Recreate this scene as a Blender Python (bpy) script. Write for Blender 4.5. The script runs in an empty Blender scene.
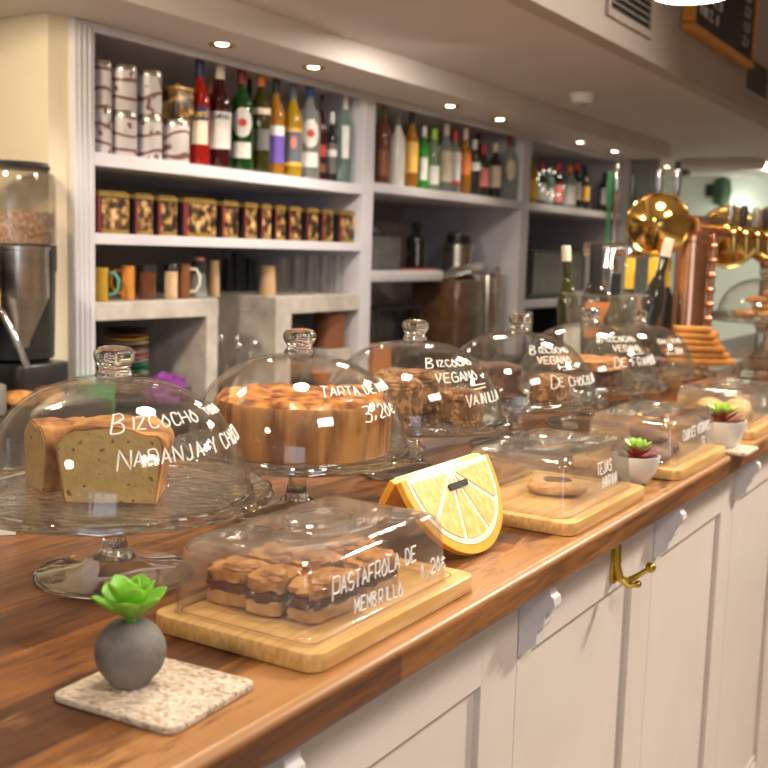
import bpy, bmesh, math, random
from mathutils import Vector, Matrix, noise
random.seed(7)
sc = bpy.context.scene
COL = sc.collection
PI = math.pi

# ------------------------------------------------------------------ camera, light, exposure
CAM = Vector((0, 0, 1.42))
F = 1080.0
def _n(v): return v.normalized()
_Y = _n(Vector((1055 - 384, -(270 - 384), -F)))
_Z = -_n(Vector((130 - 384, -(9000 - 384), -F)))
_Z = _n(_Z - _Y * _Z.dot(_Y))
_X = _Y.cross(_Z)
R3 = Matrix((_X, _Y, _Z))                     # camera vector -> world vector
cam_d = bpy.data.cameras.new('camera'); cam_o = bpy.data.objects.new('camera', cam_d); COL.objects.link(cam_o)
cam_d.sensor_fit = 'HORIZONTAL'; cam_d.sensor_width = 24; cam_d.lens = 24 * F / 768
cam_d.clip_start = 0.02; cam_d.clip_end = 60
cam_o.matrix_world = Matrix.Translation(CAM) @ R3.to_4x4()
cam_d.dof.use_dof = True; cam_d.dof.focus_distance = 1.30; cam_d.dof.aperture_fstop = 4.8; cam_d.dof.aperture_blades = 0
sc.camera = cam_o

w = bpy.data.worlds.new('world'); sc.world = w; w.use_nodes = True
w.node_tree.nodes['Background'].inputs[0].default_value = (0.55, 0.65, 0.85, 1)
w.node_tree.nodes['Background'].inputs[1].default_value = 0.4

def area(name, loc, target, size, power, color, sy=None, spread=None):
    l = bpy.data.lights.new(name, 'AREA'); l.energy = power; l.color = color; l.size = size
    if spread: l.spread = spread
    if sy: l.shape = 'RECTANGLE'; l.size_y = sy
    o = bpy.data.objects.new(name, l); COL.objects.link(o); o.location = loc
    o.rotation_euler = (Vector(target) - Vector(loc)).to_track_quat('-Z', 'Y').to_euler(); return o
WARM = (1.0, 0.80, 0.58); NEUT = (1.0, 0.90, 0.78)
area('room_lamp_key', (0.75, 3.6, 2.93), (-0.5, 1.9, 0.9), 0.4, 50, NEUT, spread=1.95)
area('room_fill_light', (0.9, 0.6, 2.93), (-0.6, 1.2, 0.9), 0.7, 14, NEUT, spread=1.95)  # unseen fill light, added to lift the near side
area('room_lamp_far', (0.4, 6.8, 2.93), (-0.6, 6.8, 0.0), 0.7, 16, NEUT, spread=1.95)
area('aisle_lamp_near', (-1.62, 0.9, 2.05), (-2.1, 1.6, 1.3), 0.16, 17, (1.0, 0.84, 0.60))
area('aisle_fill_mid', (-1.62, 3.0, 2.065), (-1.7, 3.1, 1.0), 0.16, 6, NEUT)  # unseen fill, added to brighten the aisle ceiling by floor bounce
area('aisle_lamp_far', (-1.62, 7.6, 2.065), (-1.7, 8.2, 1.0), 0.25, 13, (0.98, 1.0, 0.88))
area('daylight_from_street', (1.2, -1.93, 1.6), (-0.8, 1.5, 1.1), 1.3, 9, (0.72, 0.82, 1.0))

sc.view_settings.view_transform = 'Standard'; sc.view_settings.look = 'None'
sc.view_settings.gamma = 1; sc.view_settings.use_curve_mapping = False
sc.view_settings.exposure = 0.68
sc.cycles.transparent_max_bounces = 48; sc.cycles.max_bounces = 14; sc.cycles.transmission_bounces = 12
sc.cycles.sample_clamp_indirect = 6

# measuring helpers: a sight line of the photograph met with a real plane of the room
def ray(x, y): return R3 @ Vector(((x - 384) / F, -(y - 384) / F, -1))
def onz(x, y, z): r = ray(x, y); return CAM + r * ((z - CAM.z) / r.z)
def onx(x, y, X): r = ray(x, y); return CAM + r * (X / r.x)
def ony(x, y, Y): r = ray(x, y); return CAM + r * (Y / r.y)

# ------------------------------------------------------------------ materials
M = {}
def nodes(name):
    m = bpy.data.materials.new(name); m.use_nodes = True; nt = m.node_tree; nt.nodes.clear()
    out = nt.nodes.new('ShaderNodeOutputMaterial'); return m, nt, out
def N(nt, t, **k):
    n = nt.nodes.new('ShaderNode' + t)
    for a, b in k.items(): setattr(n, a, b)
    return n
def mixc(nt, fac, a, b, blend='MIX'):
    n = N(nt, 'Mix', data_type='RGBA', blend_type=blend)
    for s, v in ((n.inputs[0], fac), (n.inputs[6], a), (n.inputs[7], b)):
        if hasattr(v, 'is_output'): nt.links.new(v, s)
        elif isinstance(v, (int, float)): s.default_value = v
        else: s.default_value = (*v[:3], 1)
    return n.outputs[2]
def ramp(nt, fac, stops):
    n = N(nt, 'ValToRGB'); e = n.color_ramp.elements
    while len(e) < len(stops): e.new(0.5)
    for i, (p, c) in enumerate(stops): e[i].position = p; e[i].color = (*c, 1)
    nt.links.new(fac, n.inputs[0]); return n.outputs[0]
def tex(nt, kind, scale, coord='Object', stretch=None, **k):
    tc = N(nt, 'TexCoord'); src = tc.outputs[coord]
    if stretch:
        mp = N(nt, 'Mapping'); mp.inputs['Scale'].default_value = stretch; nt.links.new(src, mp.inputs[0]); src = mp.outputs[0]
    t = N(nt, 'Tex' + kind); nt.links.new(src, t.inputs['Vector'])
    if 'Scale' in t.inputs: t.inputs['Scale'].default_value = scale
    for a, b in k.items():
        if a in t.inputs: t.inputs[a].default_value = b
        else: setattr(t, a, b)
    return t
def pm(name, c1, c2=None, scale=20, rough=0.5, bump=0.0, metal=0.0, trans=0.0, ior=1.45, detail=4, lo=0.35, hi=0.65, stretch=None,
       coat=0.0, sub=0.0, emit=None, estr=0.0, bscale=None, bdist=0.002, spec=0.5, alpha=None):
    m, nt, out = nodes(name); p = N(nt, 'BsdfPrincipled'); nt.links.new(p.outputs[0], out.inputs[0])
    if c2 is None: c2 = tuple(x * 0.9 for x in c1)
    t = tex(nt, 'Noise', scale, stretch=stretch, Detail=detail)
    nt.links.new(ramp(nt, t.outputs[0], [(lo, c1), (hi, c2)]), p.inputs['Base Color'])
    p.inputs['Roughness'].default_value = rough; p.inputs['Metallic'].default_value = metal
    p.inputs['Transmission Weight'].default_value = trans; p.inputs['IOR'].default_value = ior
    p.inputs['Coat Weight'].default_value = coat; p.inputs['Coat Roughness'].default_value = 0.08
    p.inputs['Specular IOR Level'].default_value = spec
    if sub: p.inputs['Subsurface Weight'].default_value = sub; p.inputs['Subsurface Scale'].default_value = 0.01
    if alpha is not None: p.inputs['Alpha'].default_value = alpha
    if emit: p.inputs['Emission Color'].default_value = (*emit, 1); p.inputs['Emission Strength'].default_value = estr
    if bump:
        b = N(nt, 'Bump'); b.inputs['Strength'].default_value = bump; b.inputs['Distance'].default_value = bdist
        t2 = tex(nt, 'Noise', bscale or scale, stretch=stretch, Detail=detail)
        nt.links.new(t2.outputs[0], b.inputs['Height']); nt.links.new(b.outputs[0], p.inputs['Normal'])
    M[name] = m; return m

def thin_glass(name, tint=(0.97, 0.975, 0.965), ior=1.45, bump=0.0, bscale=60, haze=0.0, rough=0.015, kind='Noise', gain=1.0):
    # a thin pane: lets light straight through, mirrors by the Fresnel law of glass on both of its faces
    m, nt, out = nodes(name)
    tr = N(nt, 'BsdfTransparent'); tr.inputs[0].default_value = (*tint, 1)
    gl = N(nt, 'BsdfGlossy'); gl.inputs['Roughness'].default_value = rough
    geo = N(nt, 'NewGeometry'); mx = N(nt, 'Mix', data_type='FLOAT')
    nt.links.new(geo.outputs['Backfacing'], mx.inputs[0]); mx.inputs[2].default_value = ior; mx.inputs[3].default_value = 1 / ior
    fr = N(nt, 'Fresnel'); nt.links.new(mx.outputs[0], fr.inputs['IOR'])
    fac = fr.outputs[0]
    if gain != 1.0:
        mm = N(nt, 'Math', operation='MULTIPLY', use_clamp=True); nt.links.new(fac, mm.inputs[0]); mm.inputs[1].default_value = gain; fac = mm.outputs[0]
    if bump:
        t = tex(nt, kind, bscale); b = N(nt, 'Bump'); b.inputs['Strength'].default_value = bump; b.inputs['Distance'].default_value = 0.004
        nt.links.new(t.outputs[0], b.inputs['Height']); nt.links.new(b.outputs[0], gl.inputs['Normal']); nt.links.new(b.outputs[0], fr.inputs['Normal'])
    s = N(nt, 'MixShader'); nt.links.new(fac, s.inputs[0]); nt.links.new(tr.outputs[0], s.inputs[1]); nt.links.new(gl.outputs[0], s.inputs[2])
    last = s.outputs[0]
    if haze:
        d = N(nt, 'BsdfDiffuse'); d.inputs[0].default_value = (0.8, 0.78, 0.74, 1)
        t = tex(nt, 'Noise', 18); r = N(nt, 'MapRange'); nt.links.new(t.outputs[0], r.inputs[0]); r.inputs[1].default_value = 0.4; r.inputs[2].default_value = 0.75
        r.inputs[3].default_value = haze * 0.3; r.inputs[4].default_value = haze
        s2 = N(nt, 'MixShader'); nt.links.new(r.outputs[0], s2.inputs[0]); nt.links.new(last, s2.inputs[1]); nt.links.new(d.outputs[0], s2.inputs[2]); last = s2.outputs[0]
    nt.links.new(last, out.inputs[0]); M[name] = m; return m

thin_glass('dome_glass', ior=1.5, haze=0.015)
thin_glass('plate_glass', ior=1.6, bump=1.0, bscale=75, rough=0.03, haze=0.045, tint=(0.97, 0.975, 0.955), gain=1.9)
thin_glass('acrylic', ior=1.49, haze=0.07, rough=0.025, tint=(0.985, 0.98, 0.975), gain=1.6)
thin_glass('foot_glass', ior=1.55, haze=0.03, gain=1.8, bump=0.25, bscale=12, tint=(0.97, 0.975, 0.96))
thin_glass('tumbler_glass', ior=1.5, haze=0.012, gain=1.5)
thin_glass('bucket_plastic', ior=1.5, haze=0.10, rough=0.06, gain=1.5)
thin_glass('hopper_plastic', ior=1.5, haze=0.10, rough=0.05, tint=(0.93, 0.9, 0.84))
pm('solid_glass', (0.97, 0.98, 0.97), (0.95, 0.96, 0.95), trans=1.0, rough=0.015, ior=1.48)
pm('white_paint', (0.70, 0.62, 0.56), (0.66, 0.58, 0.52), scale=6, rough=0.42, bump=0.05, bscale=90)
pm('cream_wall', (0.78, 0.69, 0.52), (0.74, 0.65, 0.48), scale=4, rough=0.6, bump=0.05, bscale=120)
pm('shelf_paint', (0.66, 0.645, 0.70), (0.60, 0.585, 0.64), scale=5, rough=0.45, bump=0.04, bscale=80)
pm('back_wall', (0.46, 0.43, 0.39), (0.42, 0.39, 0.35), scale=5, rough=0.7, bump=0.06, bscale=90)
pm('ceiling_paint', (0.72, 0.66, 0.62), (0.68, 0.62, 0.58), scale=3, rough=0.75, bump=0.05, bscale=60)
pm('ceiling_paint_dimmed', (0.52, 0.45, 0.39), (0.48, 0.41, 0.35), scale=3, rough=0.75)  # same paint as the ceiling, darkened where the key lamp overlights it
pm('end_wall_paint', (0.80, 0.86, 0.78), (0.76, 0.82, 0.74), scale=3, rough=0.7)
pm('room_wall', (0.62, 0.50, 0.38), (0.55, 0.42, 0.30), scale=3, rough=0.7)
pm('floor_tile', (0.58, 0.50, 0.42), (0.48, 0.41, 0.34), scale=4, rough=0.5)
pm('plaster_tile', (0.56, 0.51, 0.47), (0.40, 0.36, 0.33), scale=14, rough=0.55, bump=0.35, bscale=22, bdist=0.004)
pm('dark_cabinet', (0.07, 0.06, 0.055), (0.05, 0.045, 0.04), rough=0.5)
pm('worktop_stone', (0.04, 0.035, 0.032), (0.03, 0.027, 0.025), rough=0.3)
pm('corbel_paint', (0.66, 0.62, 0.62), (0.62, 0.58, 0.58), scale=10, rough=0.5)
pm('bamboo', (0.74, 0.45, 0.17), (0.62, 0.34, 0.11), scale=7, rough=0.38, stretch=(24, 1.0, 12), detail=7, lo=.42, hi=.58, bump=0.06, coat=0.15)
pm('bamboo_groove', (0.34, 0.17, 0.07), (0.26, 0.12, 0.05), scale=30, rough=0.6)
pm('marker_ink', (0.92, 0.91, 0.88), (0.85, 0.84, 0.80), scale=400, rough=0.6, emit=None)
pm('chrome', (0.85, 0.84, 0.82), (0.78, 0.77, 0.75), metal=1, rough=0.10, scale=8)
pm('brushed_steel', (0.62, 0.58, 0.53), (0.50, 0.46, 0.42), metal=1, rough=0.28, scale=6, stretch=(1, 1, 12))
pm('brass', (0.90, 0.62, 0.20), (0.80, 0.52, 0.14), metal=1, rough=0.09, scale=12)
pm('brass_aged', (0.62, 0.40, 0.06), (0.48, 0.30, 0.04), metal=0.8, rough=0.28, scale=40, bump=0.1)
pm('copper', (0.86, 0.48, 0.30), (0.74, 0.38, 0.22), metal=1, rough=0.22, scale=10)
pm('black_plastic', (0.02, 0.02, 0.022), (0.035, 0.033, 0.03), rough=0.3, scale=15)
pm('white_plastic', (0.78, 0.74, 0.68), (0.72, 0.68, 0.62), rough=0.4)
pm('grey_plastic', (0.20, 0.19, 0.18), (0.14, 0.13, 0.12), rough=0.4)
pm('ceramic_white', (0.80, 0.77, 0.72), (0.74, 0.71, 0.66), rough=0.25, coat=0.4)
pm('grille_dark', (0.03, 0.025, 0.02), (0.05, 0.04, 0.03), rough=0.6)
pm('grille_frame', (0.50, 0.43, 0.37), (0.45, 0.38, 0.32), rough=0.6)
pm('paper', (0.85, 0.83, 0.80), (0.80, 0.78, 0.75), rough=0.8)
pm('coffee_beans', (0.16, 0.07, 0.035), (0.42, 0.24, 0.17), scale=110, rough=0.5, bump=1, bdist=0.004, lo=0.42, hi=0.6)
pm('cork', (0.78, 0.55, 0.36), (0.60, 0.40, 0.24), scale=80, rough=0.8)
pm('lamp_white', (1, 1, 1), (1, 0.98, 0.95), rough=0.4, emit=(1.0, 0.90, 0.70), estr=22)
pm('downlight_glow', (1, 1, 1), (1, 0.98, 0.95), rough=0.4, emit=(1.0, 0.86, 0.55), estr=14)
pm('glint_glow', (1, 1, 1), (1, 1, 1), emit=(1.0, 0.92, 0.75), estr=4)  # glow for painted-in glints, no lamp there

# worn reddish-brown butcher-block counter, staves along Y
def counter_mat():
    m, nt, out = nodes('counter_wood'); p = N(nt, 'BsdfPrincipled'); nt.links.new(p.outputs[0], out.inputs[0])
    tc = N(nt, 'TexCoord'); mp = N(nt, 'Mapping'); mp.inputs['Rotation'].default_value = (0, 0, PI / 2); nt.links.new(tc.outputs['Object'], mp.inputs[0])
    br = N(nt, 'TexBrick'); nt.links.new(mp.outputs[0], br.inputs['Vector'])
    br.inputs['Scale'].default_value = 1.0; br.inputs['Brick Width'].default_value = 0.62; br.inputs['Row Height'].default_value = 0.085
    br.inputs['Mortar Size'].default_value = 0.0006; br.inputs['Mortar Smooth'].default_value = 0.6; br.offset = 0.37
    br.inputs['Color1'].default_value = (0, 0, 0, 1); br.inputs['Color2'].default_value = (1, 1, 1, 1); br.inputs['Mortar'].default_value = (0.4, 0.4, 0.4, 1)
    stave = ramp(nt, br.outputs[0], [(0.0, (0.085, 0.026, 0.007)), (0.3, (0.145, 0.048, 0.012)), (0.65, (0.24, 0.090, 0.022)), (1.0, (0.34, 0.14, 0.036))])
    g = tex(nt, 'Noise', 3.4, stretch=(16, 1.5, 16), Detail=9, Roughness=0.72, Distortion=1.2)
    grain = ramp(nt, g.outputs[0], [(0.34, (0.25, 0.18, 0.14)), (0.46, (0.75, 0.70, 0.66)), (0.56, (1.1, 1.1, 1.05)), (0.70, (1.65, 1.6, 1.4))])
    c = mixc(nt, 1.0, stave, grain, 'MULTIPLY')
    # pale worn lacquer, mostly beside the front edge (x near -0.5)
    sep = N(nt, 'SeparateXYZ'); nt.links.new(tc.outputs['Object'], sep.inputs[0])
    mr = N(nt, 'MapRange'); nt.links.new(sep.outputs[0], mr.inputs[0])
    mr.inputs[1].default_value = -0.60; mr.inputs[2].default_value = -0.497; mr.inputs[3].default_value = 0.0; mr.inputs[4].default_value = 0.30
    wn = tex(nt, 'Noise', 9, stretch=(3.0, 0.55, 3), Detail=8, Roughness=0.7)
    ad = N(nt, 'Math', operation='ADD'); nt.links.new(wn.outputs[0], ad.inputs[0]); nt.links.new(mr.outputs[0], ad.inputs[1])
    wear = ramp(nt, ad.outputs[0], [(0.60, (0, 0, 0)), (0.68, (1, 1, 1))])
    # no wear on the edge face below the rounding
    mz = N(nt, 'MapRange'); nt.links.new(sep.outputs[2], mz.inputs[0]); mz.inputs[1].default_value = 1.040; mz.inputs[2].default_value = 1.047
    wm = N(nt, 'Math', operation='MULTIPLY'); nt.links.new(wear, wm.inputs[0]); nt.links.new(mz.outputs[0], wm.inputs[1])
    wc = N(nt, 'Math', operation='MULTIPLY'); nt.links.new(wm.outputs[0], wc.inputs[0]); wc.inputs[1].default_value = 0.8
    c = mixc(nt, wc.outputs[0], c, (0.46, 0.22, 0.075))
    nt.links.new(c, p.inputs['Base Color'])
    rr = N(nt, 'MapRange'); nt.links.new(wn.outputs[0], rr.inputs[0]); rr.inputs[3].default_value = 0.26; rr.inputs[4].default_value = 0.55; nt.links.new(rr.outputs[0], p.inputs['Roughness'])
    b = N(nt, 'Bump'); b.inputs['Strength'].default_value = 0.12; b.inputs['Distance'].default_value = 0.002; nt.links.new(g.outputs[0], b.inputs['Height']); nt.links.new(b.outputs[0], p.inputs['Normal'])
    M['counter_wood'] = m
counter_mat()

# ------------------------------------------------------------------ mesh helpers
def rrect(x0, x1, y0, y1, r, n=5):
    r = min(r, (x1 - x0) / 2 - 1e-5, (y1 - y0) / 2 - 1e-5)
    pts = []
    for cx, cy, a in ((x1 - r, y1 - r, 0), (x0 + r, y1 - r, PI / 2), (x0 + r, y0 + r, PI), (x1 - r, y0 + r, 1.5 * PI)):
        for i in range(n + 1):
            t = a + i / n * PI / 2; pts.append((cx + r * math.cos(t), cy + r * math.sin(t)))
    return pts
class MB:
    def __init__(s): s.v = []; s.f = []; s.m = []
    def add(s, v, f, m=0):
        k = len(s.v); s.v += [tuple(q) for q in v]; s.f += [[i + k for i in q] for q in f]; s.m += [m] * len(f); return s
    def box(s, x0, x1, y0, y1, z0, z1, m=0):
        v = [(x, y, z) for z in (z0, z1) for y in (y0, y1) for x in (x0, x1)]
        return s.add(v, [(0, 2, 3, 1), (4, 5, 7, 6), (0, 1, 5, 4), (1, 3, 7, 5), (3, 2, 6, 7), (2, 0, 4, 6)], m)
    def rings(s, rs, m=0, cap=True, close=False):
        n = len(rs[0]); v = [p for r in rs for p in r]; f = []
        k = len(rs)
        for i in range(k if close else k - 1):
            a, b = i * n, ((i + 1) % k) * n
            for j in range(n): f.append((a + j, a + (j + 1) % n, b + (j + 1) % n, b + j))
        if cap and not close: f.append(tuple(range(n))[::-1]); f.append(tuple(range((k - 1) * n, k * n)))
        return s.add(v, f, m)
    def prism(s, poly, z0, z1, ch=0.0, m=0):
        if ch:
            cx = sum(p[0] for p in poly) / len(poly); cy = sum(p[1] for p in poly) / len(poly)
            def ins(d):
                o = []
                n = len(poly)
                for i, (x, y) in enumerate(poly):
                    a = Vector(poly[i - 1]); b = Vector(poly[(i + 1) % n]); t = (b - a).normalized(); o.append((x - t.y * d, y + t.x * d))
                return o
            L = [(ins(ch), z0), (ins(ch * 0.3), z0 + ch * 0.3), (poly, z0 + ch), (poly, z1 - ch), (ins(ch * 0.3), z1 - ch * 0.3), (ins(ch), z1)]
            return s.rings([[(x, y, z) for x, y in q] for q, z in L], m)
        return s.rings([[(x, y, z) for x, y in poly] for z in (z0, z1)], m)
    def lathe(s, prof, seg=32, c=(0, 0, 0), m=0, sx=1, sy=1, wave=None):
        rs = []
        for r, z in prof:
            r = max(r, 1e-5)
            rs.append([(c[0] + r * sx * math.cos(2 * PI * i / seg), c[1] + r * sy * math.sin(2 * PI * i / seg), c[2] + z) for i in range(seg)])
        return s.rings(rs, m)
    def tube(s, pts, r, seg=8, m=0, close=False, cap=True):
        pts = [Vector(p) for p in pts]; n = len(pts); rs = []
        rad = r if isinstance(r, (list, tuple)) else [r] * n
        up = None
        for i, p in enumerate(pts):
            a = pts[i - 1] if (i or close) else p; b = pts[(i + 1) % n] if (i < n - 1 or close) else p
            t = (b - a).normalized() if (b - a).length > 1e-9 else Vector((0, 0, 1))
            if up is None: up = Vector((0, 0, 1)) if abs(t.z) < 0.9 else Vector((1, 0, 0))
            u = t.cross(up); u = u.normalized() if u.length > 1e-6 else t.orthogonal().normalized()
            w_ = u.cross(t).normalized(); up = w_
            rs.append([p + (u * math.cos(2 * PI * j / seg) + w_ * math.sin(2 * PI * j / seg)) * rad[i] for j in range(seg)])
        return s.rings(rs, m, cap=cap, close=close)
    def blob(s, c, size, amp=0.15, ns=3.0, seed=0, p=1.0, nu=20, nv=12, rot=0.0, m=0, flat=None, tilt=None):
        rs = []
        pw = lambda x: math.copysign(abs(x) ** p, x)
        for i in range(nv + 1):
            t = -PI / 2 + PI * i / nv; ring = []
            for j in range(nu):
                a = 2 * PI * j / nu
                q = Vector((pw(math.cos(t)) * pw(math.cos(a)), pw(math.cos(t)) * pw(math.sin(a)), pw(math.sin(t))))
                k = 1 + amp * noise.fractal(q * ns + Vector((seed * 7.3, seed * 3.1, seed)), 1.0, 2.0, 3)
                q = q * k
                if flat is not None: q.z = max(q.z, flat)
                q = Vector((q.x * size[0], q.y * size[1], q.z * size[2]))
                if tilt: q = Matrix.Rotation(tilt[0], 3, tilt[1]) @ q
                q = Matrix.Rotation(rot, 3, 'Z') @ q
                ring.append(q + Vector(c))
            rs.append(ring)
        return s.rings(rs, m)
    def xf(s, mat):
        s.v = [tuple(mat @ Vector(q)) for q in s.v]; return s
    def build(s, name, mats, parent=None, smooth=True, bevel=0, solid=0, sub=0):
        me = bpy.data.meshes.new(name); me.from_pydata(s.v, [], s.f)
        bm = bmesh.new(); bm.from_mesh(me); bmesh.ops.remove_doubles(bm, verts=bm.verts, dist=2e-6)
        bmesh.ops.dissolve_degenerate(bm, edges=bm.edges, dist=1e-7) if len(bm.verts) < 4000 else None
        bmesh.ops.recalc_face_normals(bm, faces=bm.faces); bm.to_mesh(me); bm.free()
        if not isinstance(mats, (list, tuple)): mats = [mats]
        for q in mats: me.materials.append(M[q] if isinstance(q, str) else q)
        if len(mats) > 1 and len(me.polygons) == len(s.m):
            for i, q in enumerate(s.m): me.polygons[i].material_index = q
        if smooth:
            me.polygons.foreach_set('use_smooth', [True] * len(me.polygons)); me.set_sharp_from_angle(angle=math.radians(38))
        o = bpy.data.objects.new(name, me); COL.objects.link(o)
        if parent: o.parent = parent
        if bevel:
            b = o.modifiers.new('bevel', 'BEVEL'); b.width = bevel; b.segments = 3; b.limit_method = 'ANGLE'
        if solid:
            b = o.modifiers.new('solid', 'SOLIDIFY'); b.thickness = solid; b.offset = -1
        if sub:
            b = o.modifiers.new('sub', 'SUBSURF'); b.levels = sub; b.render_levels = sub
        return o
def tag(o, label=None, cat=None, group=None, kind=None):
    if label: o['label'] = label
    if cat: o['category'] = cat
    if group: o['group'] = group
    if kind: o['kind'] = kind
    return o
def thing(name, loc, label, cat, group=None, rz=0):
    o = bpy.data.objects.new(name, None); COL.objects.link(o); o.location = loc; o.rotation_euler = (0, 0, rz)
    o.empty_display_size = 0.02; return tag(o, label, cat, group)
def struct(name, mb, mat, smooth=False, **k):
    o = mb.build(name, mat, smooth=smooth, **k); tag(o, kind='structure'); return o
def copy_tree(o, parent=None):
    c = o.copy(); COL.objects.link(c); c.parent = parent
    for ch in list(KIDS.get(o, [])): copy_tree(ch, c)
    return c
KIDS = {}
def dup(root, loc, label, group=None, rz=None, scale=None):
    c = root.copy(); COL.objects.link(c); c.location = loc
    if rz is not None: c.rotation_euler = (0, 0, rz)
    if scale: c.scale = scale
    c['label'] = label
    if group: c['group'] = group
    for ch in [q for q in bpy.data.objects if q.parent == root]:
        d = ch.copy(); COL.objects.link(d); d.parent = c
        for g in [q for q in bpy.data.objects if q.parent == ch]:
            e = g.copy(); COL.objects.link(e); e.parent = d
    return c

# ------------------------------------------------------------------ handwriting (felt pen strokes)
G = {'A': ['00 26 40', '12 32'], 'B': ['00 06', '06 26 35 24 03', '03 23 32 31 20 00'], 'C': ['45 36 16 04 02 10 30 41'], 'D': ['00 06', '06 26 44 42 20 00'],
 'E': ['46 06 03 00 40', '03 33'], 'F': ['46 06 00', '03 33'], 'G': ['45 36 16 04 02 10 30 41 43 23'], 'H': ['00 06', '40 46', '03 43'], 'I': ['20 26'],
 'J': ['36 31 20 10 01'], 'K': ['00 06', '45 02', '13 40'], 'L': ['06 00 40'], 'M': ['00 06 22 46 40'], 'N': ['00 06 40 46'], 'O': ['26 14 02 10 30 42 34 26'],
 'P': ['00 06', '06 36 45 43 32 02'], 'R': ['00 06', '06 36 45 43 32 02', '22 40'], 'S': ['45 36 16 04 13 33 42 30 10 01'], 'T': ['06 46', '26 20'],
 'U': ['06 01 10 30 41 46'], 'V': ['06 20 46'], 'Y': ['06 23 46', '23 20'], 'Z': ['06 46 00 40'], '0': ['26 14 02 10 30 42 34 26'], '1': ['14 26 20'],
 '2': ['05 16 36 44 00 40'], '3': ['06 36 34 13', '13 33 42 30 00'], '7': ['06 46 10'], ',': ['21 1-'], 'e': ['44 25 13 11 30 41', '04 34', '02 32'],
 'i': ['20 23', '25 26'], 'z': ['04 34 00 40'], 'c': ['33 24 12 10 30'], 'o': ['24 12 10 30 32 24'], 'h': ['06 00', '02 24 32 30'], ' ': [], '.': ['20 21']}
def pen(text, h, slant=0.10, jit=0.03, first=1.0, seed=1):
    rnd = random.Random(seed); x = 0; out = []
    for i, ch in enumerate(text):
        k = first if i == 0 else 1.0
        for st in G.get(ch, []):
            pts = []
            for q in st.split():
                px_, py_ = int(q[0]), (-1 if q[1] == '-' else int(q[1]))
                pts.append(((px_ / 4 * 0.62 + rnd.uniform(-jit, jit)) * k, (py_ / 6 + rnd.uniform(-jit, jit) - (0.15 if k > 1 else 0)) * k))
            dense = []
            n = len(pts); curvy = ch in 'BCDGJOPRSU023eco'
            for a in range(n - 1):
                p0, p1, p2, p3 = pts[max(a - 1, 0)], pts[a], pts[a + 1], pts[min(a + 2, n - 1)]
                for t in ([0, .2, .4, .6, .8] if curvy else [0, .33, .66]):
                    if curvy: q = [0.5 * (2 * p1[c] + (p2[c] - p0[c]) * t + (2 * p0[c] - 5 * p1[c] + 4 * p2[c] - p3[c]) * t * t + (3 * p1[c] - p0[c] - 3 * p2[c] + p3[c]) * t ** 3) for c in (0, 1)]
                    else: q = [p1[c] + (p2[c] - p1[c]) * t for c in (0, 1)]
                    dense.append(q)
            dense.append(pts[-1])
            out.append([((x + q[0] + q[1] * slant) * h, q[1] * h) for q in dense])
        x += (0.86 * (1 + (k - 1) * .42) if ch != 'i' and ch != 'I' else 0.5 * k) + rnd.uniform(-0.03, 0.03)
        if ch == ' ': x -= 0.25
    return out
def ink(lines, fmap, r=0.0011, ref=False):
    mb = MB()
    for text, u, v, h, sd, *rest in lines:
        drop = rest[0] if rest else 0.0; first = rest[1] if len(rest) > 1 else 1.0
        strokes = pen(text, h, seed=sd, first=first) if text != '_' else [[(0, 0), (h, .15 * 0.012)], ]
        for st in strokes:
            mb.tube([fmap(u + p[0] * (v and 1), v + p[1] + drop * p[0]) for p in st] if not ref else [fmap(u + p[0], v + p[1] + drop * p[0], v + h / 2) for p in st], r, seg=5)
    return mb

# ------------------------------------------------------------------ room
CT = 1.05
struct('floor', MB().box(-3.1, 3.1, -2.1, 9.1, -0.05, 0), 'floor_tile')
struct('wall_back', MB().box(-3.0, -2.92, -2.1, 9.1, 0, 2.2), 'back_wall')
struct('wall_end', MB().box(-3.0, 3.1, 9.0, 9.1, 0, 3.1), 'end_wall_paint')
struct('wall_customer', MB().box(3.0, 3.1, -2.0, 9.0, 0, 3.1), 'room_wall')
wn = MB().box(-3.0, -0.2, -2.1, -2.0, 0, 3.1); wn.box(2.6, 3.0, -2.1, -2.0, 0, 3.1); wn.box(-0.2, 2.6, -2.1, -2.0, 0, 0.8); wn.box(-0.2, 2.6, -2.1, -2.0, 2.5, 3.1)
struct('wall_street', wn, 'room_wall')
wf = MB()
for x in (-0.2, 0.7, 1.64, 2.54): wf.box(x, x + 0.06, -2.08, -2.02, 0.8, 2.5)
wf.box(-0.2, 2.6, -2.08, -2.02, 0.8, 0.86); wf.box(-0.2, 2.6, -2.08, -2.02, 2.44, 2.5)
fr_ = struct('window_1', wf, 'white_paint')
g_ = MB().box(-0.2, 2.6, -2.056, -2.05, 0.85, 2.45).build('window_pane', 'dome_glass', fr_, smooth=False)
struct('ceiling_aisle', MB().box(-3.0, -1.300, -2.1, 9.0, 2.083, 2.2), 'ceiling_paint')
struct('ceiling_bulkhead', MB().box(-1.2995, -1.2345, -2.1, 9.0, 2.083, 3.0), 'ceiling_paint_dimmed')
struct('ceiling_room', MB().box(-1.30, 3.1, -2.1, 9.0, 3.0, 3.1), 'ceiling_paint')
struct('trim_1', MB().box(-2.92, -1.975, -2.0, 6.35, 2.0, 2.083), 'ceiling_paint', bevel=0.002)
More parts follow.
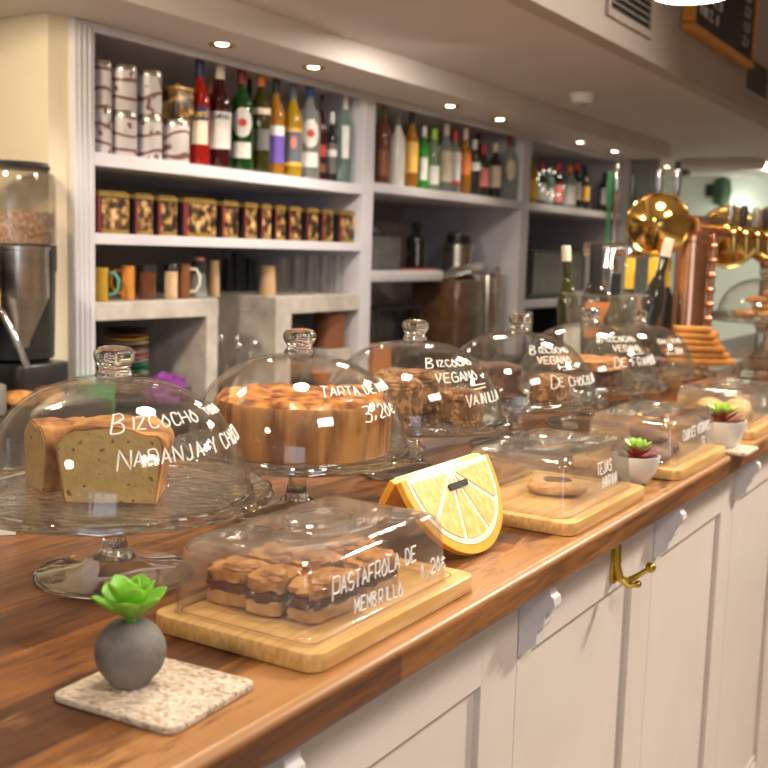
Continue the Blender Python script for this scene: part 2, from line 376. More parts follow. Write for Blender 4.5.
# shelf wall front framing
sh = MB()
WX, BX = -2.24, -2.92
sh.box(BX+.003, WX, 2.05, 2.12, 0.9205, 1.9995)
sh.box(BX+.003, WX, 3.46, 3.535, 0.9205, 1.9995); sh.box(BX+.003, WX, 4.885, 4.975, 0.9205, 1.9995); sh.box(BX+.003, WX, 6.35, 6.45, 0.9205, 1.9995)
for a, b in ((2.1205, 3.4595), (3.5355, 4.8845), (4.9755, 6.3495)): sh.box(WX - 0.02, WX, a, b, 1.975, 1.9995)
for a in range(3):
    y = 2.063 + a * 0.018; sh.box(WX, WX + 0.004, y, y + 0.008, 0.9205, 1.985)
o = sh.build('built_in_shelving', 'shelf_paint', smooth=False, bevel=0.002)
tag(o, 'white built-in wall shelving with three tall bays behind the counter', 'shelving')
for nm, y0, y1, z in (('s', 2.12, 3.46, 1.66), ('s', 2.12, 3.46, 1.442), ('s', 3.535, 4.885, 1.675), ('s', 4.975, 6.35, 1.675)):
    MB().box(BX+.003, WX, y0, y1, z - 0.036 if z > 1.5 else z - 0.03, z).build('shelf', 'shelf_paint', o, smooth=False, bevel=0.0015)
MB().box(-2.917, -2.262, 1.98, 2.05, 1.0205, 1.9995).build('side_panel', 'cream_wall', o, smooth=False)
# far dark door and plain wall beyond shelving
struct('door_1', MB().box(-2.6, -2.23, 6.45, 6.95, 0, 2.07), 'grey_plastic', bevel=0.004)
struct('wall_far_aisle', MB().box(-2.92, -2.25, 6.95, 7.05, 0, 2.083), 'end_wall_paint')

# back worktop, dark base cabinets
t = thing('back_base_cabinet', (-2.55, 3.4, 0), 'dark base cabinet run below the wall shelving behind the bar', 'cabinet')
MB().box(-0.365, 0.25, -5.25, 2.9, 0.0005, 0.88).build('body', 'dark_cabinet', t, smooth=False)
for k in range(8):
    MB().box(0.25, 0.268, -4.2 + k * 0.86, -3.37 + k * 0.86, 0.1, 0.86).build('door', 'dark_cabinet', t, smooth=False, bevel=0.004)
tag(MB().box(-2.915, -2.15, 2.0, 6.45, 0.881, 0.92).build('worktop', 'worktop_stone', smooth=False, bevel=0.003), 'dark stone worktop running under the wall shelves', 'worktop')
tag(MB().box(-2.915, -2.02, -1.85, 1.97, 0.881, 1.02).build('worktop', 'worktop_stone', smooth=False, bevel=0.003), 'dark worktop carrying the coffee machine and grinder', 'worktop')

# plastered shelf boxes inside the first bay
def plaster(name, boxes, label):
    mb = MB()
    for b in boxes: mb.box(*b)
    return tag(mb.build(name, 'plaster_tile', smooth=False, bevel=0.003), label, 'shelf')
plaster('tiled_shelf', [(BX+.004, WX - 0.002, 2.122, 2.64, 1.20, 1.25), (BX+.004, WX - 0.002, 2.585, 2.64, 0.921, 1.20)], 'low tiled shelf carrying mugs above the stacked saucers')
plaster('tiled_shelf', [(BX+.004, WX - 0.002, 2.94, 3.458, 1.19, 1.25), (BX+.004, WX - 0.002, 2.94, 3.03, 0.921, 1.19)], 'low tiled shelf carrying clear tumblers above a brown canister')
plaster('tiled_ledge', [(BX+.004, -2.50, 2.642, 2.938, 0.921, 1.25)], 'set-back tiled ledge under black paper cups between the two tiled shelves')

# ------------------------------------------------------------------ counter
cw = MB().box(-1.30, -0.492, -0.6, 7.2, 1.008, CT)
tag(cw.build('worktop', 'counter_wood', bevel=0.010), 'long worn brown wooden bar top running into the distance', 'countertop')
fr = thing('bar_counter', (-0.55, 0, 0), 'white panelled bar front below the wooden counter', 'counter')
cb = MB(); cb.box(-0.72, -0.0095, -0.6, 7.2, 0.0, 1.007)
z0, z1 = 0.115, 0.955
for k in range(-2, 12):
    a = 0.69 + k * 0.56
    cb.box(-0.010, 0, a, a + 0.045, 0.0, 1.007); cb.box(-0.010, 0, a + 0.455, a + 0.5585, 0.0, 1.007)
    cb.box(-0.010, 0, a + 0.045, a + 0.455, 0, z0); cb.box(-0.010, 0, a + 0.045, a + 0.455, z1 - 0.06, 1.007)
cb.build('panelling', 'white_paint', fr, smooth=False, bevel=0.0012)
for k in range(-2, 12):
    a = 0.69 + k * 0.56; mb = MB()
    mb.box(-0.0093, -0.004, a + 0.047, a + 0.453, z0 + 0.004, z0 + 0.02); 
    mb.build('bead_moulding', 'white_paint', fr, smooth=False, bevel=0.002)
    # stepped corbel bracket, its profile in the X-Z plane
    prof = [(0, 1.007), (0.040, 1.007), (0.042, 0.990), (0.047, 0.986), (0.0485, 0.977), (0.045, 0.968), (0.036, 0.965), (0.035, 0.950), (0.033, 0.944), (0.026, 0.940), (0.025, 0.920), (0.021, 0.917), (0.0, 0.898)]
    mb = MB(); mb.rings([[(x, a - 0.001, z) for x, z in prof], [(x, a + 0.022, z) for x, z in prof]])
    mb.build('corbel', 'corbel_paint', fr, smooth=False, bevel=0.0008)

# coat hook under the counter
t = thing('coat_hook', (-0.5495, 1.60, 0.96), 'aged brass double coat hook screwed to the white bar front under the counter edge', 'hook')
mb = MB(); mb.rings([[(0, -0.011 + y_, z_) for y_, z_ in rrect(0, 0.022, -0.05, 0.045, 0.008)], [(0.005, -0.011 + y_, z_) for y_, z_ in rrect(0, 0.022, -0.05, 0.045, 0.008)]])
mb.build('back_plate', 'brass_aged', t)
mb = MB(); mb.tube([(0.004, 0, 0.04), (0.006, 0, -0.02), (0.012, 0.001, -0.040), (0.024, 0.008, -0.044), (0.038, 0.018, -0.034), (0.050, 0.026, -0.024)], [0.007, 0.008, 0.008, 0.006, 0.0045, 0.004])
mb.blob((0.052, 0.028, -0.022), (0.0085, 0.0085, 0.0085), amp=0)
mb.build('long_arm', 'brass_aged', t)
mb = MB(); mb.tube([(0.012, 0, -0.040), (0.028, 0.002, -0.050), (0.038, 0.006, -0.047)], [0.006, 0.005, 0.004]); mb.blob((0.040, 0.007, -0.046), (0.006, 0.006, 0.006), amp=0)
mb.build('short_arm', 'brass_aged', t)
for z_ in (0.02, -0.012): MB().lathe([(0, 0), (0.003, 0.0005), (0.003, 0.002), (0, 0.003)], 10).xf(Matrix.Translation((0.0115, 0, z_)) @ Matrix.Rotation(PI / 2, 4, 'Y')).build('screw', 'brass_aged', t)

# ------------------------------------------------------------------ cake stands
DR, DH = 0.152, 0.128
def dprof(n=26):
    P = []
    for i in range(n + 1):
        r = DR * math.sin(PI / 2 * (1 - i / n)) ** 0.9; z = DH * (1 - (r / DR) ** 2.7) ** 0.56 if r < DR else 0
        P.append((r, z))
    return P
DP = dprof(60)
_s = [0]
for a, b in zip(DP, DP[1:]): _s.append(_s[-1] + math.hypot(b[0] - a[0], b[1] - a[1]))
def on_dome(s, off=0.0026):
    s = max(0.0005, min(s, _s[-1] * 0.97))
    for i in range(len(_s) - 1):
        if _s[i + 1] >= s:
            k = (s - _s[i]) / (_s[i + 1] - _s[i]); r = DP[i][0] + k * (DP[i + 1][0] - DP[i][0]); z = DP[i][1] + k * (DP[i + 1][1] - DP[i][1])
            d = Vector((DP[i + 1][0] - DP[i][0], DP[i + 1][1] - DP[i][1])).normalized(); return r + d.y * off, z - d.x * off
    return DP[-1]
# stand: foot + stem + plate
def make_stand():
    t = thing('cake_stand', (0, 0, CT), '', 'cake stand')
    mb = MB(); mb.lathe([(0.0, 0.001), (0.055, 0.001), (0.083, 0.000), (0.086, 0.003), (0.084, 0.007), (0.07, 0.010), (0.04, 0.015), (0.022, 0.024), (0.0, 0.025)], 56)
    mb.build('foot', 'foot_glass', t)
    MB().tube([(.0855 * math.cos(a), .0855 * math.sin(a), .0032) for a in [2 * PI * i / 64 for i in range(64)]], .0030, 8, close=True).build('foot_rim', 'solid_glass', t)
    mb = MB(); mb.lathe([(0, 0.020), (0.024, 0.022), (0.016, 0.032), (0.013, 0.042), (0.014, 0.066), (0.020, 0.076), (0.030, 0.083), (0, 0.083)], 32); mb.build('stem', 'solid_glass', t)
    mb = MB(); mb.lathe([(0.0, 0.084), (0.10, 0.085), (0.160, 0.087), (0.169, 0.090), (0.1735, 0.097), (0.172, 0.101), (0.168, 0.099), (0.160, 0.095), (0.10, 0.0925), (0, 0.092)], 96)
    mb.build('plate', 'plate_glass', t)
    mb = MB(); mb.tube([((0.1735 + 0.0012 * math.sin(24 * a)) * math.cos(a), (0.1735 + 0.0012 * math.sin(24 * a)) * math.sin(a), 0.0965 + 0.0014 * math.sin(24 * a)) for a in [2 * PI * i / 192 for i in range(192)]], 0.0038, 8, close=True)
    mb.build('scalloped_rim', 'solid_glass', t)
    return t
def make_dome():
    t = thing('glass_dome', (0, 0, 0), '', 'cake dome')
    mb = MB(); inner = [(max(r - 0.0026, 0), z - 0.0026 * (z / DH) ** 3) for r, z in dprof()][::-1]
    mb.lathe(dprof() + [(0, DH - 0.003)] + inner[1:] + [(DR - 0.0026, 0.0)], 80)
    m2 = MB(); prof = dprof(); out = prof[:-1] + [(0.0001, DH)]
    rs = out + [(0.0001, DH - 0.0027)] + [(r - 0.0026 if r > 0.003 else 0.0001, z if z < 0.01 else z - 0.0026 * min(1, z / DH * 1.05)) for r, z in reversed(prof[:-1])]
    n = 80; rings = [[(r * math.cos(2 * PI * i / n), r * math.sin(2 * PI * i / n), z) for i in range(n)] for r, z in rs]
    m2.rings(rings, close=True); m2.build('dome', 'dome_glass', t)
    m3 = MB(); m3.tube([(DR * math.cos(a) , DR * math.sin(a), 0.002) for a in [2 * PI * i / 80 for i in range(80)]], 0.0032, 8, close=True); m3.build('rim_bead', 'solid_glass', t)
    m4 = MB(); m4.lathe([(0, DH + 0.0002), (0.024, DH + 0.0002), (0.0205, DH + 0.005), (0.0165, DH + 0.010), (0.0175, DH + 0.0135), (0.0218, DH + 0.019), (0.0235, DH + 0.026), (0.0215, DH + 0.032), (0.014, DH + 0.0355), (0, DH + 0.0362)], 40)
    m4.build('knob', 'solid_glass', t, sub=1)
    return t
stand0, dome0 = make_stand(), make_dome()
PZ = CT + 0.0935      # top of the plate surface
spots = [(-0.861, 0.842, 0.985), (-0.868, 1.192, 1.0), (-0.888, 1.542, 0.985), (-0.858, 1.888, 0.985), (-0.852, 2.238, 1.0), (-0.852, 2.572, 0.9)]
sl = ['glass pedestal cake stand nearest the camera carrying a cut loaf cake', 'glass pedestal cake stand carrying the tall round apple tart',
      'glass pedestal cake stand carrying crumbly brown vanilla cake blocks', 'glass pedestal cake stand carrying the dark chocolate loaf cake',
      'glass pedestal cake stand carrying a brown layered cake behind the bread rolls', 'smaller glass pedestal cake stand carrying brown cookies beside the ice bucket']
dl = ['large clear glass dome lettered in white over the cut loaf cake', 'clear glass dome lettered with a price over the round apple tart',
      'clear glass dome lettered in white over the crumbly vanilla cake blocks', 'clear glass dome lettered in white over the dark chocolate cake',
      'clear glass dome lettered in white over the brown layered cake', 'smaller clear glass dome over the brown cookies beside the ice bucket']
texts = [
 [('BIZCOCHO', 0.000, 0.096, 0.0150, 3, 0.04, 1.6), ('YOGUR', 0.116, 0.104, 0.0105, 8, -0.05), ('NARANJA Y CHOCO', 0.006, 0.056, 0.0160, 5, 0.05, 1.3)],
 [('TARTA DE MANZANA', 0.004, 0.094, 0.0135, 6, -0.02, 1.25), ('3,20e', 0.062, 0.058, 0.0165, 7, 0.02, 1.25)],
 [('BIZCOCHO', -0.01, 0.106, 0.0135, 8, 0.02, 1.6), ('VEGANO', 0.0, 0.076, 0.0165, 9, 0.05), ('_', 0.060, 0.069, 0.036, 1), ('_', 0.066, 0.063, 0.030, 1), ('VAINILLA', 0.050, 0.038, 0.0160, 10, 0.03, 1.2)],
 [('BIZCOCHO', -0.01, 0.108, 0.0130, 11, 0.0, 1.6), ('VEGANO', 0.0, 0.084, 0.0150, 12), ('_', 0.040, 0.076, 0.042, 1), ('_', 0.048, 0.070, 0.03, 1), ('DE CHOCOLATE', 0.022, 0.040, 0.0160, 13, 0.0, 1.5)],
 [('BIZCOCHO', -0.01, 0.108, 0.0145, 14, 0.0, 1.6), ('VEGANO', 0.02, 0.084, 0.0150, 15, -0.03), ('_', 0.06, 0.075, 0.04, 1), ('DE FRAMBUESA', 0.02, 0.050, 0.018, 16, 0.0, 1.2)],
 [('GALLETAS', 0.01, 0.09, 0.013, 17), ('2,30e', 0.03, 0.06, 0.015, 18)]]
azs = [-0.80, -0.74, -0.78, -0.86, -0.95, -0.9]
STANDS = []
for i, (x, y, s) in enumerate(spots):
    st = stand0 if i == 0 else dup(stand0, (0, 0, 0), '')
    st.location = (x, y, CT + 0.0005); st.scale = (s, s, 1.0 if s > .95 else 0.98); st['label'] = sl[i]; st['group'] = 'glass cake stands on the bar'
    dm = dome0 if i == 0 else dup(dome0, (0, 0, 0), '')
    zz = PZ + 0.003; dm.location = (x, y, zz if s > .95 else zz - 0.001); dm.scale = (s, s, s); dm['label'] = dl[i]; dm['group'] = 'glass domes over the cakes'
    STANDS.append((x, y, zz))
for i, (x, y, s) in enumerate(spots):
    a0 = azs[i]
    def fm(u, v, vb, a0=a0):
        r, z = on_dome(v); a = a0 + u / on_dome(vb)[0]
        return (r * math.cos(a), r * math.sin(a), z)
    dm = [q for q in bpy.data.objects if q.get('label') == dl[i]][0]
    mb = ink(texts[i], fm, 0.00095, ref=True); mb.build('lettering', 'marker_ink', dm)

# ------------------------------------------------------------------ cakes
pm('crust', (0.24, 0.075, 0.015), (0.62, 0.30, 0.085), scale=34, rough=0.7, bump=0.9, bscale=70, bdist=0.004, sub=0.1)
def crumb_mat(name, base, spots_, dens=0.62, scale=55):
    m, nt, out = nodes(name); p = N(nt, 'BsdfPrincipled'); nt.links.new(p.outputs[0], out.inputs[0]); p.inputs['Roughness'].default_value = 0.75
    t = tex(nt, 'Noise', 60, Detail=5); a = ramp(nt, t.outputs[0], [(0.3, tuple(c * 0.8 for c in base)), (0.7, base)])
    t2 = tex(nt, 'Noise', scale, Detail=1); k = ramp(nt, t2.outputs[0], [(dens, (0, 0, 0)), (dens + 0.05, (1, 1, 1))])
    nt.links.new(mixc(nt, k, a, spots_), p.inputs['Base Color'])
    b = N(nt, 'Bump'); b.inputs['Strength'].default_value = 0.7; b.inputs['Distance'].default_value = 0.003
    t3 = tex(nt, 'Noise', 160, Detail=4); nt.links.new(t3.outputs[0], b.inputs['Height']); nt.links.new(b.outputs[0], p.inputs['Normal']); M[name] = m
crumb_mat('loaf_crumb', (0.60, 0.40, 0.14), (0.16, 0.11, 0.05), 0.67, 130)
crumb_mat('vanilla_crumb', (0.20, 0.085, 0.03), (0.42, 0.21, 0.08), 0.52, 75)
crumb_mat('choco_crumb', (0.10, 0.035, 0.02), (0.17, 0.07, 0.04), 0.5, 60)
pm('choco_top', (0.15, 0.05, 0.03), (0.22, 0.08, 0.05), scale=30, rough=0.5, bump=0.5)
pm('tart_side', (0.22, 0.07, 0.015), (0.52, 0.24, 0.06), scale=34, rough=0.45, stretch=(1, 1, 0.15), bump=0.9, bscale=50, lo=0.42, hi=0.56, coat=0.2)
pm('tart_top', (0.16, 0.035, 0.006), (0.62, 0.24, 0.04), scale=42, rough=0.35, bump=0.6, bscale=45, bdist=0.004, lo=0.40, hi=0.58, coat=0.2)

def loaf(length, w=0.108, h=0.066, name=None, seed=0):
    """loaf cake chunk: cut face towards -Y; returns (crumb, crust) mesh builders"""
    rnd = 0
    def section(y, g=0.0, crown=0.014):
        pts = []
        for i in range(33):
            a = i / 32
            if a < 0.18: q = (-w / 2 * (0.86 + 0.14 * a / 0.18) , h * a / 0.18 * 0.80)
            elif a > 0.82: q = (w / 2 * (0.86 + 0.14 * (1 - a) / 0.18), h * (1 - a) / 0.18 * 0.80)
            else:
                k = (a - 0.18) / 0.64; ang = PI * (1 - k); q = (w / 2 * math.copysign(abs(math.cos(ang)) ** 0.7, math.cos(ang)) * 1.03, h * 0.80 + (crown + h * 0.2) * math.sin(ang) ** 0.8)
            n_ = noise.fractal(Vector((q[0] * 40, y * 30, q[1] * 40 + seed)), 1, 2, 3) * (0.0065 if 0.15 < a < 0.85 else 0.0012)
            pts.append((q[0] * (1 + g) + n_ * 0.3, y, q[1] * (1 + g) + n_))
        return pts
    crust = MB(); n = 14
    crust.rings([section(length * i / n) for i in range(n + 1)])
    crumb = MB(); crumb.rings([[(x * 0.95, -0.0016, 0.0015 + z * 0.95) for x, y, z in section(0)], [(x * 0.95, 0.0006, 0.0015 + z * 0.95) for x, y, z in section(0)]])
    return crumb, crust
sx, sy, sz = STANDS[0]; TOPZ = CT + 0.094
t = thing('loaf_cake', (sx + 0.030, sy - 0.036, TOPZ), 'half of a marbled loaf cake with speckled cut face under the dome nearest the camera', 'cake', rz=0.62)
a_, b_ = loaf(0.075, w=0.112, h=0.068, seed=3); b_.build('crust', 'crust', t); a_.build('crumb', 'loaf_crumb', t)
t = thing('loaf_cake', (sx - 0.083, sy - 0.038, TOPZ), 'smaller end piece of loaf cake leaning behind the speckled half loaf', 'cake', rz=-0.35)
a_, b_ = loaf(0.062, w=0.062, h=0.062, seed=9); b_.build('crust', 'crust', t); a_.build('crumb', 'loaf_crumb', t)

# round apple tart
sx, sy, sz = STANDS[1]
t = thing('apple_tart', (sx + .006, sy + .004, TOPZ), 'tall round apple tart with browned glazed top under the priced dome', 'tart')
mb = MB(); RT, HT = 0.121, 0.072; n = 160; rs = []
for r, z in [(0.001, 0.0005), (RT * 0.97, 0.0005), (RT * 0.985, 0.004), (RT * 0.99, 0.02), (RT, 0.045), (RT * 1.005, HT * 0.93), (RT * 0.985, HT), (RT * 0.95, HT - 0.004), (0.001, HT - 0.006)]:
    ring = []
    for i in range(n):
        a = 2 * PI * i / n; k = 1 + (0.014 * noise.noise(Vector((math.cos(a) * 9, math.sin(a) * 9, 2))) + 0.010 * (abs(math.sin(a * 11 + 2.2 * math.sin(a * 4))) ** .35 - .8)) * (1 if z > 0.003 and r > 0.05 else 0)
        ring.append((r * k * math.cos(a), r * k * math.sin(a), z))
    rs.append(ring)
mb.rings(rs); mb.build('pastry_side', 'tart_side', t)
mb = MB(); rs = []
for j in range(14):
    r = RT * 0.985 * (1 - j / 13.0) + 0.0005; ring = []
    for i in range(72):
        a = 2 * PI * i / 72; q = Vector((r * math.cos(a) * 28, r * math.sin(a) * 28, 5))
        z = HT - 0.001 + 0.0065 * (0.5 + noise.fractal(q, 0.9, 2.1, 4)) + (0.003 if 0 < j < 3 else 0); z = HT - 0.004 if j == 0 else z
        ring.append((r * math.cos(a) * (1 + .01 * noise.noise(q)), r * math.sin(a) * (1 + .01 * noise.noise(q)), z))
    rs.append(ring)
mb.rings(rs); mb.build('glazed_top', 'tart_top', t)

def rough_block(mb, c, s, seed, amp=0.13, rot=0, p=0.35, ns=3.2):
    mb.blob((c[0], c[1], c[2] + s[2]), s, amp=amp, ns=ns, seed=seed, p=p, nu=64, nv=36, rot=rot, flat=-0.98)
# vanilla cake chunks
sx, sy, sz = STANDS[2]
for k, (dx, dy, s, rot, lb) in enumerate([(-0.010, -0.052, (0.050, 0.046, 0.034), 0.5, 'nearer chunk of crumbly brown vanilla cake on the third glass stand'), (-0.035, 0.055, (0.062, 0.046, 0.036), 0.3, 'rear chunk of crumbly brown vanilla cake on the third glass stand'), (0.085, 0.012, (0.030, 0.038, 0.027), 0.2, 'small chunk of crumbly vanilla cake at the side of the third glass stand')]):
    mb = MB(); rough_block(mb, (0, 0, 0), s, 20 + k, 0.10, rot, ns=9)
    o = mb.build('cake_chunk', 'vanilla_crumb'); o.location = (sx + dx, sy + dy, TOPZ); tag(o, lb, 'cake')
# chocolate cake
sx, sy, sz = STANDS[3]
for k, (dx, dy, s, rot, lb) in enumerate([(-0.035, -0.030, (0.046, 0.040, 0.034), 0.7, 'dark chocolate cake block on the fourth glass stand'), (0.055, 0.035, (0.030, 0.045, 0.024), 0.1, 'lighter brown cake piece beside the dark chocolate cake block')]):
    mb = MB(); rough_block(mb, (0, 0, 0), s, 30 + k, 0.08, rot, p=0.28)
    o = mb.build('chocolate_cake', 'choco_crumb' if k == 0 else 'vanilla_crumb'); o.location = (sx + dx, sy + dy, TOPZ); tag(o, lb, 'cake')
sx, sy, sz = STANDS[4]
mb = MB(); mb.lathe([(0, 0), (0.088, 0), (0.092, 0.01), (0.09, 0.03), (0.086, 0.034), (0, 0.034)], 40)
t = thing('layer_cake', (sx - 0.01, sy, TOPZ), 'brown cake with dark filling and golden top on the fifth glass stand', 'cake')
mb.build('dark_layer', 'choco_crumb', t)
mb = MB(); mb.blob((0, 0, 0.044), (0.088, 0.088, 0.012), amp=0.2, ns=4, seed=4, p=0.5, nu=40); mb.build('golden_top', 'crust', t)
sx, sy, sz = STANDS[5]
for k in range(5):
    mb = MB(); mb.blob((0, 0, 0.010), (0.040, 0.036, 0.010), amp=0.12, ns=3, seed=50 + k, p=0.7)
    o = mb.build('cookie', 'vanilla_crumb' if k % 2 == 0 else 'choco_crumb')
    o.location = (sx + (-0.04, 0.045, -0.03, 0.04, 0.0)[k], sy + (-0.045, -0.04, -0.04, -0.035, -0.04)[k], TOPZ + (0.001, 0.001, 0.021, 0.022, 0.042)[k])
    tag(o, ['brown cookie lowest in the heap under the small dome', 'dark cookie at the base of the heap under the small dome', 'brown cookie halfway up the heap under the small dome', 'dark cookie halfway up the heap under the small dome', 'brown cookie topping the heap under the small dome'][k], 'cookie', 'cookies under the small dome')
# crumbs scattered on plates (uncountable)
mb = MB(); rc = random.Random(5)
for (sx, sy, sz), cnt in zip(STANDS[2:5], (120, 60, 70)):
    for _ in range(cnt):
        a = rc.uniform(0, 2 * PI); r = 0.13 * math.sqrt(rc.random()); q = rc.uniform(0.0012, 0.0042)
        mb.blob((sx + r * math.cos(a), sy + r * math.sin(a), TOPZ + q * 0.8), (q, q, q), amp=0.3, seed=_, nu=6, nv=4)
tag(mb.build('crumbs', 'vanilla_crumb'), 'loose brown cake crumbs scattered over the glass plates', 'crumbs', kind='stuff')

# ------------------------------------------------------------------ bamboo boards and acrylic covers
def make_board(w, l, handle=True):
    t = thing('serving_board', (0, 0, 0), '', 'serving board')
    mb = MB(); mb.prism(rrect(-w / 2, w / 2, -l / 2, l / 2, 0.018), 0, 0.018, 0.0022); mb.build('board', 'bamboo', t)
    o = rrect(-w / 2 + .018, w / 2 - .018, -l / 2 + .018, l / 2 - .018, 0.012); i = rrect(-w / 2 + .0195, w / 2 - .0195, -l / 2 + .0195, l / 2 - .0195, 0.011)
    mb = MB(); mb.rings([[(x, y, z) for x, y in q] for q, z in ((o, 0.0178), (o, 0.0184), (i, 0.0184), (i, 0.0178))], close=True); mb.build('groove', 'bamboo_groove', t, smooth=False)
    return t
def make_cover(w, l, h=0.066):
    t = thing('acrylic_cover', (0, 0, 0), '', 'food cover')
    L = [(0, 0.000, 0.012), (0.0, 0.003, 0.012)]; mb = MB()
    rs = [[(x, y, 0.0) for x, y in rrect(-w / 2, w / 2, -l / 2, l / 2, 0.012)]]
    top = 0.010
    for k in range(1, 5): d = top * k / 5 * (0.6); rs.append([(x, y, (h - 0.014) * k / 4) for x, y in rrect(-w / 2 + d, w / 2 - d, -l / 2 + d, l / 2 - d, 0.014)])
    for k in range(1, 7):
        a = k / 6 * PI / 2; d = top * 0.48 + 0.014 * (1 - math.cos(a)); rs.append([(x, y, h - 0.014 + 0.014 * math.sin(a)) for x, y in rrect(-w / 2 + d, w / 2 - d, -l / 2 + d, l / 2 - d, 0.014)])
    n = len(rs[0]); mb.rings(rs, cap=False)
    k = len(mb.v); mb.f.append(list(range(k - n, k))); mb.m.append(0)
    mb.build('cover', 'acrylic', t, solid=0.0022)
    mb = MB(); mb.tube([(0.030 * math.cos(a), 0.042 * math.sin(a), h + 0.0035) for a in [2 * PI * i / 40 for i in range(40)]], 0.0038, 8, close=True)
    mb.lathe([(0.0, -0.0035), (0.85, -0.0030), (0.97, -0.001), (0.97, 0.0), (0.85, -0.002), (0, -0.0025)], 40, c=(0, 0, h + 0.0042), sx=0.030, sy=0.042)
    mb.build('grip', 'acrylic', t)
    return t
boards = [(-0.612, 0.893, 0.200, 0.308), (-0.608, 1.470, 0.192, 0.312), (-0.600, 1.925, 0.194, 0.300), (-0.598, 2.44, 0.196, 0.300)]
bl = ['bamboo serving board nearest the camera carrying the pastry squares', 'bamboo serving board carrying a single filled cookie behind the lemon sign', 'bamboo serving board carrying the chocolate brown rolls', 'bamboo serving board carrying pale round buns, farthest along the bar']
cl = ['clear acrylic cover lettered in white over the quince pastry squares', 'clear acrylic cover over the single filled cookie', 'clear acrylic cover over the chocolate brown rolls', 'clear acrylic cover over the pale round buns']
bd0 = make_board(0.198, 0.308); cv0 = make_cover(0.166, 0.262)
for i, (x, y, w_, l_) in enumerate(boards):
    b = bd0 if i == 0 else dup(bd0, (0, 0, 0), ''); b.location = (x, y, CT + 0.0004); b['label'] = bl[i]; b['group'] = 'bamboo boards along the bar'
    c = cv0 if i == 0 else dup(cv0, (0, 0, 0), ''); c.location = (x, y - (0.012 if i == 0 else 0.0), CT + 0.0192); c['label'] = cl[i]; c['group'] = 'acrylic covers over the boards'; c.scale = (1, 1, 1.10 if i == 0 else 1.18)
ctext = [[('PASTAFROLA DE', -0.092, 0.032, 0.0140, 21, 0.0, 1.35), ('MEMBRILLO', -0.058, 0.011, 0.0120, 22, -0.05), ('1,20e', 0.066, 0.013, 0.013, 23, 0.0)],
         [('TEJAS', -0.02, 0.034, 0.014, 24), ('HARINA', 0.0, 0.016, 0.013, 25)], [('COOKIES VEGANAS', -0.085, 0.033, 0.014, 26), ('1e', 0.03, 0.014, 0.013, 27)], [('2e', 0.0, 0.03, 0.014, 28)]]
for i, (x, y, w_, l_) in enumerate(boards):
    c = [q for q in bpy.data.objects if q.get('label') == cl[i]][0]
    def fm(u, v): return (0.086 - 0.006 * v / 0.054 + 0.0012 - 0.003, u, v)
    ink(ctext[i], fm, 0.00085).build('lettering', 'marker_ink', c)

# quince pastry squares: pale base, dark jam, golden lumpy top
pm('dough', (0.68, 0.42, 0.18), (0.50, 0.26, 0.09), scale=60, rough=0.75, bump=0.7, bscale=120)
pm('dough_gold', (0.30, 0.10, 0.02), (0.72, 0.36, 0.09), scale=45, rough=0.5, bump=0.5, bscale=60, coat=0.25)
pm('quince_jam', (0.075, 0.018, 0.016), (0.15, 0.04, 0.03), scale=60, rough=0.3, bump=0.6, coat=0.3)
def pastry(i, x, y, rz, sx_, sy_, label):
    sx_ *= 1.12; sy_ *= 1.03
    t = thing('pastry_square', (x, y, CT + 0.0190), label, 'pastry', 'quince pastry squares under the acrylic cover', rz)
    mb = MB(); mb.blob((0, 0, 0.0085), (sx_, sy_, 0.0088), amp=0.10, ns=3, seed=i, p=0.42, nu=40, nv=18, flat=-.96); mb.build('base', 'dough', t)
    mb = MB(); mb.blob((0, 0, 0.0195), (sx_ * 0.97, sy_ * 0.97, 0.0070), amp=0.20, ns=6, seed=i + 20, p=0.45, nu=44, nv=18); mb.build('jam_layer', 'quince_jam', t)
    mb = MB(); mb.blob((0, 0, 0.0305), (sx_ * 1.02, sy_ * 1.0, 0.0095), amp=0.22, ns=2.4, seed=i + 40, p=0.62, nu=32, nv=14)
    mb.blob((sx_ * 0.25, -sy_ * 0.3, 0.036), (sx_ * 0.62, sy_ * 0.45, 0.0075), amp=0.22, ns=3, seed=i + 60, p=0.7, nu=20, rot=0.5)
    mb.build('top_crust', 'dough_gold', t)
PS = [(-0.662, 0.815, 0.05, 0.026, 0.022, 'quince pastry square at the near back corner of the board'), (-0.618, 0.816, 0.08, 0.019, 0.026, 'quince pastry square in the middle of the near edge of the board'),
      (-0.572, 0.834, -0.06, 0.018, 0.037, 'long quince pastry square at the near front corner of the board'), (-0.661, 0.876, 0.1, 0.024, 0.028, 'quince pastry square second in the back row of the board'),
      (-0.618, 0.884, -0.12, 0.019, 0.028, 'quince pastry square in the centre of the board'), (-0.574, 0.917, 0.05, 0.019, 0.034, 'quince pastry square at the far front of the board, beside the lettering'),
      (-0.620, 0.952, 0.0, 0.020, 0.026, 'quince pastry square at the far end of the middle row')]
for i, q in enumerate(PS): pastry(i, *q)
# single cookie
t = thing('filled_cookie', (-0.600, 1.480, CT + 0.0190), 'pale round cookie with a brown filled centre under an acrylic cover', 'cookie', rz=0.4)
mb = MB(); mb.blob((0, 0, 0.0105), (0.044, 0.037, 0.0105), amp=0.10, ns=3, seed=71, p=0.8, nu=36); mb.build('dough', 'dough', t)
mb = MB(); mb.blob((0, 0, 0.0195), (0.022, 0.018, 0.003), amp=0.2, ns=4, seed=72, p=0.8); mb.build('filling', 'quince_jam', t)
